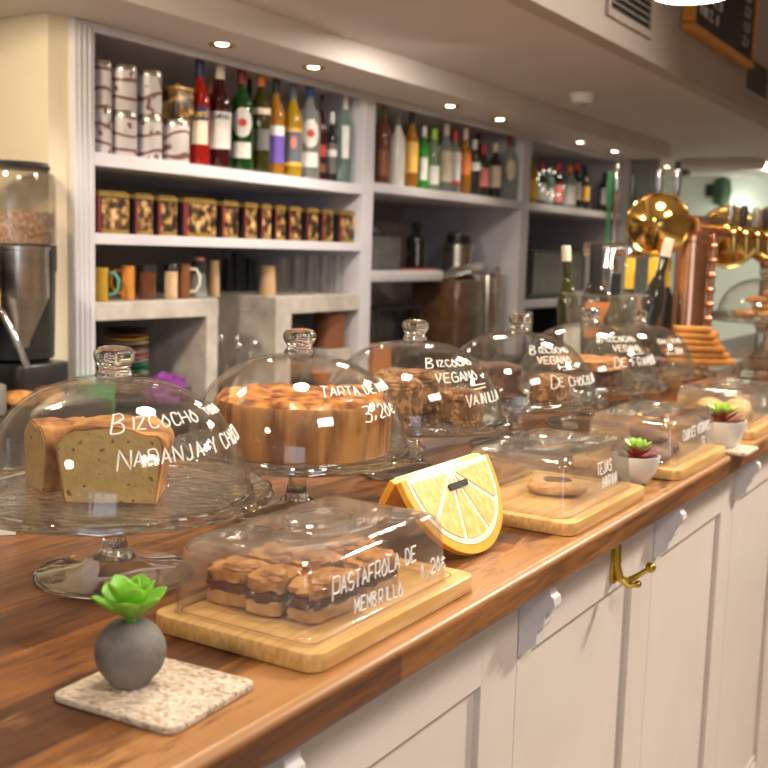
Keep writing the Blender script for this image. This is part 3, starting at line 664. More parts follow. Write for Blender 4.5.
# chocolate rolls
rolls = [(-0.560, 1.845, 0.012, 0.25, 'chocolate brown roll lying at the near front of its board'), (-0.625, 1.850, 0.012, 0.1, 'chocolate brown roll at the near back of its board'),
         (-0.575, 1.925, 0.012, 0.5, 'chocolate brown roll in the middle of its board'), (-0.635, 1.935, 0.012, -0.3, 'chocolate brown roll behind the middle roll'), (-0.595, 1.885, 0.035, 0.9, 'chocolate brown roll lying on top of the others')]
pm('roll_brown', (0.16, 0.065, 0.04), (0.24, 0.11, 0.07), scale=30, rough=0.6, bump=0.4)
for i, (x, y, z, r, lb) in enumerate(rolls):
    mb = MB(); mb.blob((0, 0, 0.0135), (0.022, 0.048, 0.0125), amp=0.12, ns=2.5, seed=80 + i, p=0.8, nu=24)
    o = mb.build('chocolate_roll', 'roll_brown'); o.location = (x, y, CT + 0.019 + (0.0 if z < 0.02 else 0.0225)); o.rotation_euler = (0, 0, r); tag(o, lb, 'roll', 'chocolate rolls under the acrylic cover')
# pale buns
for i, (x, y, s, lb) in enumerate([(-0.552, 2.37, 0.030, 'pale round bun at the near front of the farthest board'), (-0.615, 2.385, 0.032, 'pale round bun at the near back of the farthest board'), (-0.640, 2.46, 0.028, 'pale round bun at the rear of the farthest board'), (-0.575, 2.45, 0.031, 'pale round bun behind the front bun of the farthest board')]):
    mb = MB(); mb.blob((0, 0, s * 0.72), (s, s, s * 0.72), amp=0.08, ns=3, seed=90 + i, p=0.85); o = mb.build('bun', 'dough_pale' if 'dough_pale' in M else pm('dough_pale', (0.80, 0.55, 0.25), (0.70, 0.42, 0.15), scale=30, rough=0.6, bump=0.4))
    o.location = (x, y, CT + 0.019); tag(o, lb, 'bun', 'pale buns on the farthest board')

# ------------------------------------------------------------------ lemon-slice tent sign
pm('lemon_rind', (0.86, 0.46, 0.05), (0.80, 0.38, 0.03), scale=60, rough=0.35, bump=0.15, coat=0.3)
pm('lemon_pith', (0.86, 0.80, 0.66), (0.80, 0.72, 0.54), scale=80, rough=0.5)
pm('lemon_pulp', (0.80, 0.50, 0.12), (0.88, 0.64, 0.26), scale=90, rough=0.35, bump=0.25, coat=0.3)
t = thing('lemon_slice_sign', (-0.633, 1.178, CT), 'tent sign shaped as a yellow half lemon slice standing on the bar', 'sign')
RL = 0.114; VL = 0.114
def leaf(sgn):
    def P(u, v, d):      # u along Y, v down the leaf, d thickness outward
        lean = 0.52 * sgn; x = (v * math.sin(lean)) + d * math.cos(lean) * sgn; z = 0.0985 - v * math.cos(lean) + d * abs(math.sin(lean)); return (x, u, z)
    def half(R_, V_, d, off=0.0, n=40): return [P(R_ * math.cos(PI * i / n), off + V_ * math.sin(PI * i / n) ** 0.85 if 0 < i < n else off, d) for i in range(n + 1)]
    a = MB(); a.rings([half(RL, VL, 0.0), half(RL, VL, 0.0085)]); a.build('rind', 'lemon_rind', t, bevel=0.0012)
    b = MB(); b.rings([half(RL - 0.011, VL - 0.012, 0.008), half(RL - 0.011, VL - 0.012, 0.0092)]); b.build('pith', 'lemon_pith', t, smooth=False)
    for k in range(5):
        a0, a1 = PI * k / 5 + 0.045, PI * (k + 1) / 5 - 0.045; R2, V2 = RL - 0.018, VL - 0.020
        am = (a0 + a1) / 2; pts = [P(0.012 * math.cos(am), 0.006 + 0.010 * math.sin(am), 0.009)]
        pts += [P(R2 * math.cos(a0 + (a1 - a0) * i / 10), max(0.004, V2 * math.sin(a0 + (a1 - a0) * i / 10) ** 0.85), 0.009) for i in range(11)]
        pts2 = [P(0.012 * math.cos(am), 0.006 + 0.010 * math.sin(am), 0.0102)]
        pts2 += [P(R2 * math.cos(a0 + (a1 - a0) * i / 10), max(0.004, V2 * math.sin(a0 + (a1 - a0) * i / 10) ** 0.85), 0.0102) for i in range(11)]
        c = MB(); c.rings([pts, pts2]); c.build('segment', 'lemon_pulp', t, smooth=False)
    return P
P1 = leaf(1); leaf(-1)
c = MB(); c.rings([[P1(u, v, 0.010) for u, v in rrect(-0.022, 0.026, 0.022, 0.030, 0.003)], [P1(u, v, 0.0125) for u, v in rrect(-0.022, 0.026, 0.022, 0.030, 0.003)]]); c.build('clip', 'black_plastic', t, smooth=False)

# ------------------------------------------------------------------ coaster, stone pot and succulents
def terr(name, cols, scale=130):
    m, nt, out = nodes(name); p = N(nt, 'BsdfPrincipled'); nt.links.new(p.outputs[0], out.inputs[0]); p.inputs['Roughness'].default_value = 0.7
    v = tex(nt, 'Voronoi', scale); nz = tex(nt, 'Noise', 40, Detail=3)
    h = N(nt, 'SeparateColor'); nt.links.new(v.outputs['Color'], h.inputs[0])
    a = ramp(nt, h.outputs[0], [(0.0, cols[0]), (0.25, cols[1]), (0.6, cols[2]), (1.0, cols[3])])
    nt.links.new(mixc(nt, 0.35, a, ramp(nt, nz.outputs[0], [(0.35, cols[1]), (0.65, cols[3])])), p.inputs['Base Color'])
    b = N(nt, 'Bump'); b.inputs['Strength'].default_value = 0.5; b.inputs['Distance'].default_value = 0.002; b.invert = True
    nt.links.new(v.outputs['Distance'], b.inputs['Height']); nt.links.new(b.outputs[0], p.inputs['Normal']); M[name] = m
terr('pebble_slab', [(0.14, 0.08, 0.06), (0.46, 0.34, 0.24), (0.62, 0.50, 0.38), (0.76, 0.66, 0.54)], 260)
def slab(name, x, y, w_, l_, rz, label):
    mb = MB(); mb.prism(rrect(-w_ / 2, w_ / 2, -l_ / 2, l_ / 2, 0.010), 0, 0.006, 0.0015); o = mb.build(name, 'pebble_slab'); o.location = (x, y, CT + 0.0004); o.rotation_euler = (0, 0, rz); return tag(o, label, 'coaster')
slab('coaster', -0.600, 0.633, 0.126, 0.112, 0.06, 'square speckled stone coaster under the grey ball pot')
slab('coaster', -0.515, 2.135, 0.10, 0.10, 0.0, 'speckled stone coaster at the counter edge beyond the chocolate rolls')
pm('grey_stone', (0.10, 0.09, 0.08), (0.26, 0.235, 0.21), scale=25, rough=0.65, bump=0.35, bscale=90)
pm('leaf_green', (0.16, 0.46, 0.03), (0.26, 0.60, 0.05), scale=30, rough=0.45, sub=0.2)
pm('leaf_pale', (0.30, 0.62, 0.10), (0.42, 0.70, 0.16), scale=30, rough=0.45, sub=0.2)
pm('leaf_red', (0.34, 0.05, 0.05), (0.22, 0.08, 0.04), scale=30, rough=0.5)
pm('soil', (0.10, 0.06, 0.04), (0.2, 0.13, 0.08), scale=120, rough=0.9, bump=1)
def leaf_mb(mb, base, ang, elev, ln, wd, th, cup=0.22):
    """thick spoon-shaped leaf"""
    n = 10; rs = []
    d = Vector((math.cos(ang), math.sin(ang), 0)); s_ = Vector((-math.sin(ang), math.cos(ang), 0)); p = Vector(base); e = elev
    for i in range(n + 1):
        k = i / n; wv = wd * (0.22 + 0.78 * math.sin(min(1.0, k * 1.25 + 0.05) * PI * 0.5) ** 1.3) * (1 - max(0, (k - 0.72) / 0.28) ** 2.2 * 0.92)
        tt = th * (1 - 0.55 * k) * (1 if k < 0.9 else 0.6)
        fw = (d * math.cos(e) + Vector((0, 0, 1)) * math.sin(e)).normalized(); up = s_.cross(fw) * -1
        ring = []
        for j in range(12):
            a = 2 * PI * j / 12; c_, q = math.cos(a), math.sin(a)
            ring.append(p + s_ * (wv * c_) + up * (tt * q + cup * wv * c_ * c_))
        rs.append(ring); p = p + fw * (ln / n); e += 0.045
    mb.rings(rs)
def succulent(parent, z, n_layers, ln, wd, mat_, th=0.0022, seed=1, c=(0, 0)):
    rnd = random.Random(seed)
    for L, (cnt, el, s) in enumerate(n_layers):
        for k in range(cnt):
            mb = MB(); leaf_mb(mb, (c[0], c[1], z + L * 0.0025), 2 * PI * k / cnt + L * 0.55 + rnd.uniform(-.1, .1), el + rnd.uniform(-0.06, 0.06), ln * s, wd * s, th)
            mb.build('leaf', mat_, parent)
t = thing('stone_pot_succulent', (-0.622, 0.626, CT + 0.0068), 'bright green succulent in a grey stone ball pot on the near coaster', 'potted plant')
mb = MB(); R_ = 0.0292
prof = [(0, 0), (0.013, 0.0), (0.0165, 0.0012)] + [(R_ * math.sin(a), R_ * 0.95 - R_ * 0.98 * math.cos(a)) for a in [0.75 + i * (2.62 - 0.75) / 18 for i in range(19)]] + [(0.009, 0.0530), (0.0, 0.0530)]
mb.lathe(prof, 48); mb.build('pot', 'grey_stone', t)
MB().lathe([(0.0, 0.050), (0.004, 0.050), (0.0045, 0.062), (0.0, 0.066)], 12).build('stem', 'leaf_green', t)
succulent(t, 0.059, [(6, 0.36, 1.0), (5, 0.74, 0.92), (3, 1.10, 0.72)], 0.0365, 0.0118, 'leaf_green', th=0.0032, seed=3)
def bowl_plant(x, y, s, lb, seed, mat2='leaf_red'):
    t = thing('bowl_succulent', (x, y, CT + 0.0005), lb, 'potted plant')
    mb = MB(); mb.lathe([(0, 0), (0.020 * s, 0), (0.023 * s, 0.003), (0.034 * s, 0.02 * s), (0.039 * s, 0.042 * s), (0.0395 * s, 0.047 * s), (0.037 * s, 0.047 * s), (0.033 * s, 0.038 * s), (0, 0.036 * s)], 36); mb.build('bowl', 'ceramic_white', t)
    MB().lathe([(0, 0.034 * s), (0.033 * s, 0.036 * s), (0.034 * s, 0.040 * s), (0, 0.043 * s)], 24).build('soil', 'soil', t)
    succulent(t, 0.040 * s, [(8, 0.10, 1.0), (7, 0.45, 0.8)], 0.040 * s, 0.008 * s, mat2, seed=seed, th=0.002)
    succulent(t, 0.050 * s, [(9, 0.45, 1.0), (7, 0.8, 0.8), (5, 1.15, 0.6)], 0.032 * s, 0.0065 * s, 'leaf_pale', seed=seed + 1, th=0.0018)
bowl_plant(-0.560, 1.715, 1.0, 'red and green succulent in a white bowl between the cookie board and the roll board', 5)
bowl_plant(-0.532, 2.140, 1.25, 'red and green succulent in a white bowl on the farther stone coaster', 9)
bowl_plant(-0.610, 2.70, 1.05, 'pale green succulent in a white bowl beyond the bun board', 13)

# white price card behind the nearest dome
t_ = MB(); t_.rings([[(-0.035, -0.02, 0), (0.035, -0.02, 0), (0.035, 0.0, 0.045), (-0.035, 0.0, 0.045)], [(-0.035, -0.019, 0), (0.035, -0.019, 0), (0.035, 0.001, 0.0455), (-0.035, 0.001, 0.0455)]])
t_.rings([[(-0.035, 0.02, 0), (0.035, 0.02, 0), (0.035, 0.001, 0.045), (-0.035, 0.001, 0.045)], [(-0.035, 0.021, 0), (0.035, 0.021, 0), (0.035, 0.002, 0.0455), (-0.035, 0.002, 0.0455)]])
o = t_.build('price_card', 'paper', smooth=False); o.location = (-1.12, 0.875, CT + 0.0005); o.rotation_euler = (0, 0, 0.9); tag(o, 'small folded white paper card standing behind the nearest glass dome', 'card')

# ------------------------------------------------------------------ bottles
def glass_col(name, c, trans=0.75, rough=0.05):
    return pm(name, c, tuple(min(1, q * 0.85) for q in c), scale=10, rough=rough, trans=trans, ior=1.33, coat=0.6)
GL = {'red': (0.62, 0.02, 0.01), 'clear': (0.80, 0.84, 0.80), 'green': (0.02, 0.12, 0.02), 'olive': (0.08, 0.075, 0.015), 'amber': (0.72, 0.30, 0.03), 'yellow': (0.80, 0.50, 0.02), 'dark': (0.03, 0.025, 0.02),
      'brown': (0.30, 0.10, 0.05), 'teal': (0.45, 0.66, 0.58), 'bright_green': (0.06, 0.55, 0.06), 'frost': (0.82, 0.78, 0.74), 'lime': (0.60, 0.78, 0.50), 'wine': (0.10, 0.01, 0.015)}
for k, c in GL.items(): glass_col('bottle_' + k, c, trans=0.8 if k in ('clear', 'teal', 'lime') else (0.15 if k in ('frost', 'dark') else 0.55))
CAPC = {'navy': (0.02, 0.03, 0.12), 'cream': (0.78, 0.66, 0.52), 'darkred': (0.22, 0.02, 0.03), 'orange': (0.75, 0.22, 0.04), 'black': (0.02, 0.02, 0.02), 'white': (0.80, 0.78, 0.76), 'blue': (0.05, 0.12, 0.42), 'red': (0.62, 0.05, 0.04),
        'lime': (0.45, 0.75, 0.06), 'olive': (0.20, 0.15, 0.05), 'gold': (0.80, 0.48, 0.10), 'brown': (0.25, 0.09, 0.04), 'grey': (0.14, 0.13, 0.13), 'purple': (0.14, 0.08, 0.42), 'yellow': (0.85, 0.55, 0.06), 'pink': (0.70, 0.22, 0.2), 'bluegrey': (0.12, 0.14, 0.18)}
for k, c in CAPC.items(): pm('print_' + k, c, tuple(q * 0.85 for q in c), scale=40, rough=0.45)
SH = {'std': [(0, 0), (.9, 0), (1, .02), (1, .60), (.95, .65), (.66, .72), (.40, .775), (.35, .93), (.36, .935), (.36, .96), (0, .96)],
      'vermouth': [(0, 0), (.92, 0), (1, .02), (1, .58), (.96, .63), (.74, .70), (.44, .75), (.34, .80), (.32, .95), (0, .96)],
      'wine': [(0, 0), (.92, 0), (1, .015), (1, .56), (.92, .63), (.6, .70), (.40, .75), (.36, .80), (.36, .96), (0, .96)],
      'square': [(0, 0), (.95, 0), (1, .02), (1, .62), (.92, .68), (.5, .73), (.35, .78), (.35, .95), (0, .96)],
      'gin': [(0, 0), (.9, 0), (1, .03), (1, .60), (.95, .66), (.5, .76), (.38, .82), (.38, .93), (0, .94)]}
def patch(mb, r, a0, a1, z0, z1, th=0.0006, oval=False, n=14):
    if oval:
        am, zm = (a0 + a1) / 2, (z0 + z1) / 2; n = 20
        ang = [am - (a1 - a0) / 2 * math.cos(PI * i / n) for i in range(n + 1)]; hh = [max(.0003, (z1 - z0) / 2 * math.sin(PI * i / n)) for i in range(n + 1)]
    else:
        zm = (z0 + z1) / 2; ang = [a0 + (a1 - a0) * i / n for i in range(n + 1)]; hh = [(z1 - z0) / 2] * (n + 1)
    def loop(rad): return [(rad * math.cos(a), rad * math.sin(a), zm - h) for a, h in zip(ang, hh)] + [(rad * math.cos(a), rad * math.sin(a), zm + h) for a, h in reversed(list(zip(ang, hh)))]
    A, B = loop(r), loop(r + th); v = A + B; k = len(A); f = []
    for i in range(n): f += [(k + i, k + i + 1, k + k - 2 - i, k + k - 1 - i), (i + 1, i, k - 1 - i, k - 2 - i)]
    for i in range(k): f.append((i, (i + 1) % k, k + (i + 1) % k, k + i))
    return mb.add(v, f)
def word(text, r, a, z, h, mat_, parent, bold=0.0):
    cu = bpy.data.curves.new('lettering', 'FONT'); cu.body = text; cu.size = h; cu.align_x = 'CENTER'; cu.offset = bold; cu.extrude = 0.0002
    tmp = bpy.data.objects.new('tmp', cu); COL.objects.link(tmp); bpy.context.view_layer.update()
    me = bpy.data.meshes.new_from_object(tmp.evaluated_get(bpy.context.evaluated_depsgraph_get()))
    bpy.data.objects.remove(tmp)
    for v in me.vertices: aa = a + v.co.x * 0.62 / r; rr = r + v.co.z + 0.0004; v.co = (rr * math.cos(aa), rr * math.sin(aa), z + v.co.y)
    me.materials.clear(); me.materials.append(M[mat_]); o = bpy.data.objects.new('lettering', me); COL.objects.link(o); o.parent = parent; return o
def bottle(x, y, z, r, h, shape, glass, cap, labels, lb, group, face=-0.85, capf=0.17, collar=None):
    t = thing('bottle', (x, y, z + 0.0005), lb, 'bottle', group)
    MB().lathe([(max(a * r, 0), b * h) for a, b in SH[shape]], 28).build('body', 'bottle_' + glass, t)
    rc_ = r * 0.43
    MB().lathe([(0, h * (1 - capf)), (rc_ * 0.98, h * (1 - capf)), (rc_, h * (1 - capf) + 0.002), (rc_ * 0.95, h - 0.002), (rc_ * 0.8, h), (0, h)], 18).build('cap', 'print_' + cap, t)
    for k, q in enumerate(labels):
        kind, z0, z1, half, col = q[:5]; rr = r * 1.004 + 0.0004 + k * 0.0007
        mb = MB(); patch(mb, rr, face - half, face + half, z0 * h, z1 * h, oval=(kind == 'o')); l = mb.build('label', 'print_' + col, t)
        if len(q) > 5: word(q[5], rr + 0.0007, face, q[7] * h, q[6], 'print_' + q[8], l, 0.0004)
    return t
XB = -2.292
def place(cx, top, wpx, X=XB, zs=1.66, base=None):
    zt = None
    # lateral position on the shelf from the sight line through the bottle's middle height
    p = onx(cx, top + 25, X); pt = onx(cx, top, X); d = (p - CAM).dot(R3 @ Vector((0, 0, -1)))
    r_ = wpx * 1.1 * d / F / 2; y_ = p.y
    a_, b_ = (2.125, 3.455) if cx < 367 else ((3.54, 4.88) if cx < 525 else (4.98, 6.3))
    y_ = min(max(y_, a_ + r_), b_ - r_)
    return y_, pt.z - zs, r_
B1 = [
 (200, 59, 19, 'std', 'red', 'navy', [('r', .42, .55, 1.1, 'navy', 'Aperol', .032, .455, 'yellow'), ('r', .20, .42, .8, 'cream')], 'red aperitif bottle with navy cap and blue and orange label on the top shelf'),
 (220, 61, 21, 'std', 'wine', 'cream', [('r', .18, .50, 1.2, 'white'), ('r', .44, .52, 1.22, 'white', 'CAMPARI', .024, .452, 'navy')], 'bitter bottle with cream cap and white label lettered in blue'),
 (242, 67, 22, 'vermouth', 'green', 'darkred', [('o', .32, .60, .85, 'white'), ('o', .42, .50, .35, 'red'), ('r', .12, .27, .75, 'white')], 'green vermouth bottle with dark red cap and white oval label'),
 (261, 69, 19, 'std', 'olive', 'orange', [('r', .56, .62, 1.1, 'cream'), ('r', .22, .42, .9, 'grey')], 'dark olive bottle with tall orange cap'),
 (276, 77, 17, 'std', 'amber', 'black', [('r', .40, .50, 1.1, 'white'), ('r', .12, .40, 1.0, 'purple')], 'amber bottle with a blue and white label'),
 (293, 84, 18, 'gin', 'yellow', 'bluegrey', [('r', .12, .52, 1.1, 'gold'), ('r', .16, .48, .95, 'bluegrey'), ('o', .30, .44, .3, 'pink')], 'yellow liqueur bottle with a dark label framed in gold'),
 (310, 81, 20, 'vermouth', 'clear', 'blue', [('o', .32, .60, .85, 'white'), ('o', .42, .50, .35, 'red'), ('r', .12, .27, .75, 'white')], 'clear vermouth bottle with blue cap and white oval label'),
 (322, 95, 10, 'std', 'wine', 'black', [('r', .28, .42, .8, 'red'), ('r', .1, .2, .8, 'brown')], 'slim dark red bottle with a small red label'),
 (332, 112, 11, 'std', 'dark', 'white', [('r', .12, .55, 1.0, 'grey'), ('r', .36, .46, .8, 'white')], 'short dark bottle with grey label between the red and the pale bottle'),
 (345, 94, 14, 'gin', 'teal', 'white', [('r', .28, .64, .5, 'white')], 'pale clear bottle with white cap beside the shelf upright'),
]
GB = 'bottles on the shelf of the first bay'
for q in B1:
    y, h, r = place(q[0], q[1], q[2]); bottle(XB, y, 1.66, r, h, q[3], q[4], q[5], q[6], q[7], GB, face=-0.82)
for cx, top, wp, gl, cp, lb in ((211, 78, 16, 'brown', 'brown', 'brown bottle in the second row behind the white labelled bottle'), (248, 79, 16, 'dark', 'black', 'dark bottle in the second row behind the green vermouth bottle')):
    y, h, r = place(cx, top, wp, X=-2.46); bottle(-2.46, y, 1.66, r, h, 'std', gl, cp, [], lb, GB)
B2 = [
 (384, 104, 13, 'std', 'brown', 'olive', [('r', .1, .42, 1.0, 'brown')], 'copper brown bottle at the near end of the second bay'),
 (398, 113, 14, 'gin', 'frost', 'grey', [], 'frosted white bottle with a grey cap'),
 (412, 111, 13, 'std', 'amber', 'black', [('r', .2, .6, 1.0, 'gold')], 'amber bottle with gold label and black cap'),
 (424, 126, 11, 'std', 'bright_green', 'white', [('r', .15, .5, .6, 'white')], 'bright green bottle with white cap'),
 (434, 129, 14, 'gin', 'lime', 'lime', [('r', .1, .4, .7, 'white')], 'clear bottle with a lime green cap'),
 (446, 124, 13, 'std', 'clear', 'cream', [('r', .15, .6, 1.0, 'cream')], 'clear bottle with cream label and cream cap'),
 (455, 131, 12, 'std', 'clear', 'red', [('r', .2, .66, .9, 'white'), ('r', .14, .2, .9, 'red')], 'clear bottle with white label and red cap'),
 (465, 128, 12, 'std', 'amber', 'cream', [('r', .3, .62, .9, 'orange')], 'amber bottle with orange label and cream cap'),
 (474, 140, 12, 'gin', 'dark', 'white', [('r', .45, .6, 1.0, 'white')], 'black bottle with a white neck label'),
 (483, 145, 12, 'std', 'dark', 'red', [('r', .2, .55, .9, 'pink')], 'dark bottle with pink label and red cap'),
 (495, 143, 13, 'vermouth', 'dark', 'cream', [('r', .2, .58, .9, 'cream')], 'black wine-like bottle with cream label and cream cap'),
 (511, 135, 14, 'std', 'clear', 'brown', [('o', .3, .62, .7, 'cork' if False else 'cream')], 'clear bottle with a brown cork at the far end of the second bay'),
]
GB2 = 'bottles on the shelf of the second bay'
for q in B2:
    y, h, r = place(q[0], q[1], q[2], zs=1.675); bottle(XB, y, 1.675, r, h, q[3], q[4], q[5], q[6], q[7], GB2, face=-0.95)
for cx, top, wp, gl, cp, lb in ((478, 131, 10, 'brown', 'brown', 'brown bottle in the second row of the second bay'),):
    y, h, r = place(cx, top, wp, X=-2.46, zs=1.675); bottle(-2.46, y, 1.675, r, h, 'std', gl, cp, [], lb, GB2)
B3 = [
 (533, 155, 8, 'std', 'yellow', 'olive', [('r', .1, .5, 1, 'yellow')], 'slim yellow bottle first in the third bay'),
 (541, 163, 10, 'std', 'olive', 'red', [('r', .1, .5, .8, 'white')], 'olive bottle with white label and red cap in the third bay'),
 (549, 168, 9, 'gin', 'teal', 'white', [('r', .1, .45, .8, 'white')], 'pale teal bottle in the third bay'),
 (558, 163, 10, 'std', 'dark', 'red', [('r', .1, .5, .8, 'pink')], 'dark bottle with red cap and pink label in the third bay'),
 (569, 166, 13, 'gin', 'clear', 'orange', [('r', .08, .55, 1, 'white')], 'clear bottle with wide orange cap in the third bay'),
 (576, 163, 10, 'std', 'dark', 'red', [('r', .2, .58, .8, 'white')], 'dark bottle with white label beside the orange capped bottle'),
 (584, 165, 11, 'wine', 'dark', 'black', [('r', .2, .52, .9, 'gold')], 'tall black wine bottle with gold label in the third bay'),
 (604, 172, 10, 'std', 'dark', 'black', [('r', .2, .6, .8, 'white')], 'dark bottle with white label at the far end of the third bay'),
]
for q in B3:
    y, h, r = place(q[0], q[1], q[2], zs=1.675); bottle(XB, y, 1.675, r, h, q[3], q[4], q[5], q[6], q[7], 'bottles on the shelf of the third bay', face=-1.0)
# ring of glowing dots, painted-in reflections off a round chrome thing
t = thing('glint_ring', (-2.27, 5.42, 1.676), 'oval ring of glowing dots standing in for glints in front of the third bay bottles', 'painted glints')
cy, cz = onx(552, 183, -2.262).y - 5.42, onx(552, 183, -2.262).z - 1.676
ringp = [(0.0, cy + 0.17 * math.cos(a), cz + 0.06 * math.sin(a) - 0.01 * math.cos(a)) for a in [2 * PI * i / 14 for i in range(14)]]
mb = MB(); mb.tube(ringp, 0.0015, 5, close=True); mb.tube([ringp[11], (0, ringp[11][1], 0.0)], 0.0015, 5); mb.build('wire', 'black_plastic', t)  # added wire holding the glowing glints
for p in ringp:
    mb = MB(); mb.blob((p[0] + 0.004, p[1], p[2]), (0.0032, 0.0032, 0.0032), amp=0, nu=8, nv=6); mb.build('glint_dot', 'glint_glow', t)

# ------------------------------------------------------------------ printed tins, tea caddies
def tin_mat():
    m, nt, out = nodes('tin_print'); p = N(nt, 'BsdfPrincipled'); nt.links.new(p.outputs[0], out.inputs[0]); p.inputs['Roughness'].default_value = 0.35
    info = N(nt, 'ObjectInfo'); tc = N(nt, 'TexCoord'); ad = N(nt, 'VectorMath', operation='ADD'); nt.links.new(tc.outputs['Object'], ad.inputs[0]); nt.links.new(info.outputs['Location'], ad.inputs[1])
    w_ = N(nt, 'TexWave'); nt.links.new(ad.outputs[0], w_.inputs[0]); w_.inputs['Scale'].default_value = 5; w_.inputs['Distortion'].default_value = 9; w_.inputs['Detail'].default_value = 1.5; w_.bands_direction = 'Z'
    n_ = N(nt, 'TexNoise'); nt.links.new(ad.outputs[0], n_.inputs['Vector']); n_.inputs['Scale'].default_value = 32; n_.inputs['Detail'].default_value = 2
    a = ramp(nt, w_.outputs[1], [(0.90, (0, 0, 0)), (0.95, (1, 1, 1))]); b = ramp(nt, n_.outputs[0], [(0.60, (0, 0, 0)), (0.64, (1, 1, 1))])
    nt.links.new(mixc(nt, mixc(nt, 1, a, b, 'LIGHTEN'), (0.60, 0.56, 0.57), (0.20, 0.09, 0.07)), p.inputs['Base Color']); M['tin_print'] = m
    m, nt, out = nodes('caddy_print'); p = N(nt, 'BsdfPrincipled'); nt.links.new(p.outputs[0], out.inputs[0]); p.inputs['Roughness'].default_value = 0.35
    info = N(nt, 'ObjectInfo'); tc = N(nt, 'TexCoord'); ad = N(nt, 'VectorMath', operation='ADD'); nt.links.new(tc.outputs['Object'], ad.inputs[0]); nt.links.new(info.outputs['Location'], ad.inputs[1])
    n_ = N(nt, 'TexNoise'); nt.links.new(ad.outputs[0], n_.inputs['Vector']); n_.inputs['Scale'].default_value = 34; n_.inputs['Detail'].default_value = 3
    nt.links.new(ramp(nt, n_.outputs[0], [(0.40, (0.02, 0.013, 0.01)), (0.50, (0.13, 0.06, 0.02)), (0.58, (0.40, 0.24, 0.08)), (0.70, (0.75, 0.50, 0.30))]), p.inputs['Base Color']); M['caddy_print'] = m
tin_mat()
pm('gold_print', (0.40, 0.27, 0.08), (0.32, 0.20, 0.05), rough=0.3, metal=0.4)
def tin(cx, y0, wp, X, zb, h, lb):
    p = onx(cx, y0, X); d = (p - CAM).dot(R3 @ Vector((0, 0, -1))); r = wp * d / F / 2
    t = thing('printed_tin', (X, p.y, zb + 0.0005), lb, 'tin', 'white printed tins on the top shelf')
    MB().lathe([(0, 0), (r * .97, 0), (r, 0.002), (r, h - 0.016), (0, h - 0.016)], 32).build('body', 'tin_print', t)
    MB().lathe([(0, h - 0.0165), (r * 1.03, h - 0.016), (r * 1.03, h - 0.003), (r * 0.98, h), (r * .9, h - 0.002), (0, h - 0.002)], 32).build('lid', 'brushed_steel', t)
T_ = [(97, 130, 24, 0, 'lower printed tin beside the shelf upright'), (97, 80, 24, 1, 'upper printed tin beside the shelf upright'), (123, 130, 26, 0, 'lower printed tin in the second stack of tins'), (123, 85, 26, 1, 'upper printed tin in the second stack of tins'),
      (149, 130, 24, 0, 'lower printed tin in the third stack of tins'), (149, 90, 24, 1, 'upper printed tin in the third stack of tins'), (175, 135, 27, 0, 'printed tin standing under the brown patterned canister')]
for cx, y0, wp, lv, lb in T_: tin(cx + (4 if cx == 97 else 0), y0, wp * 1.06 if cx != 97 else 21, -2.29, 1.66 + lv * 0.1265, 0.126, lb)
p = onx(177, 100, -2.29)
t = thing('patterned_canister', (-2.29, p.y, 1.7870), 'brown patterned square canister stacked on a white printed tin', 'canister')
MB().prism(rrect(-0.036, 0.036, -0.040, 0.040, 0.01), 0, 0.085, 0.001).build('body', 'caddy_print', t); MB().prism(rrect(-0.037, 0.037, -0.041, 0.041, 0.01), 0.0855, 0.097, 0.001).build('lid', 'gold_print', t)
MB().lathe([(0, 0.0975), (0.008, 0.0975), (0.010, 0.108), (0.0, 0.112)], 14).build('knob', 'print_brown', t)
ed = [(96, 129), (132, 153), (155, 177), (180, 216), (219, 238), (241, 257), (258, 271), (272, 285), (286, 301), (304, 318), (319, 333), (336, 356)]
for k, (a, b) in enumerate(ed):
    ya, yb = onx(a + (4 if k else 2), 215, -2.27).y, onx(b, 215, -2.27).y
    if k == 0: ya = max(ya, 2.135)
    yb = min(yb, 3.452)
    h = 0.118 - 0.0 * k; w_ = yb - ya
    t = thing('tea_caddy', (-2.27, (ya + yb) / 2, 1.4425), ['gold and brown tea caddy first in the row beside the upright', 'gold tea caddy second in the row on the middle shelf', 'gold tea caddy third in the row on the middle shelf', 'wide gold tea caddy fourth in the row on the middle shelf', 'tea caddy fifth in the row, below the green vermouth bottle', 'tea caddy sixth in the row on the middle shelf', 'tea caddy seventh in the row on the middle shelf', 'tea caddy eighth in the row on the middle shelf', 'tea caddy ninth in the row on the middle shelf', 'tea caddy tenth in the row on the middle shelf', 'tea caddy eleventh in the row on the middle shelf', 'tea caddy last in the row beside the far upright'][k], 'tea caddy', 'tea caddies on the middle shelf')
    MB().box(-0.10, -0.002, -w_ / 2, w_ / 2, 0, h - 0.016).build('body', 'black_plastic', t, smooth=False, bevel=0.002)
    MB().box(-0.002, 0, -w_ / 2 + w_ * .12, w_ / 2, 0.012, h - 0.018).build('picture_panel', 'caddy_print', t, smooth=False)
    MB().box(-0.002, 0.0004, -w_ / 2, -w_ / 2 + w_ * .11, 0.001, h - 0.018).build('red_strip', 'print_darkred', t, smooth=False)
    mb = MB(); mb.box(-0.103, 0.0025, -w_ / 2 + 0.001, w_ / 2 - 0.001, h - 0.0158, h - 0.004); nn = max(4, int(w_ / 0.012))
    for j in range(nn):
        yy = -w_ / 2 + 0.004 + j * (w_ - 0.008) / nn; mb.box(-0.004, 0.0025, yy, yy + 0.005, h - 0.0042, h + 0.001)
    mb.build('lid', 'gold_print', t, smooth=False)
    MB().box(-0.002, 0.0006, -w_ / 2 + w_ * .12, w_ / 2, 0.0, 0.0115).build('gold_base', 'gold_print', t, smooth=False)

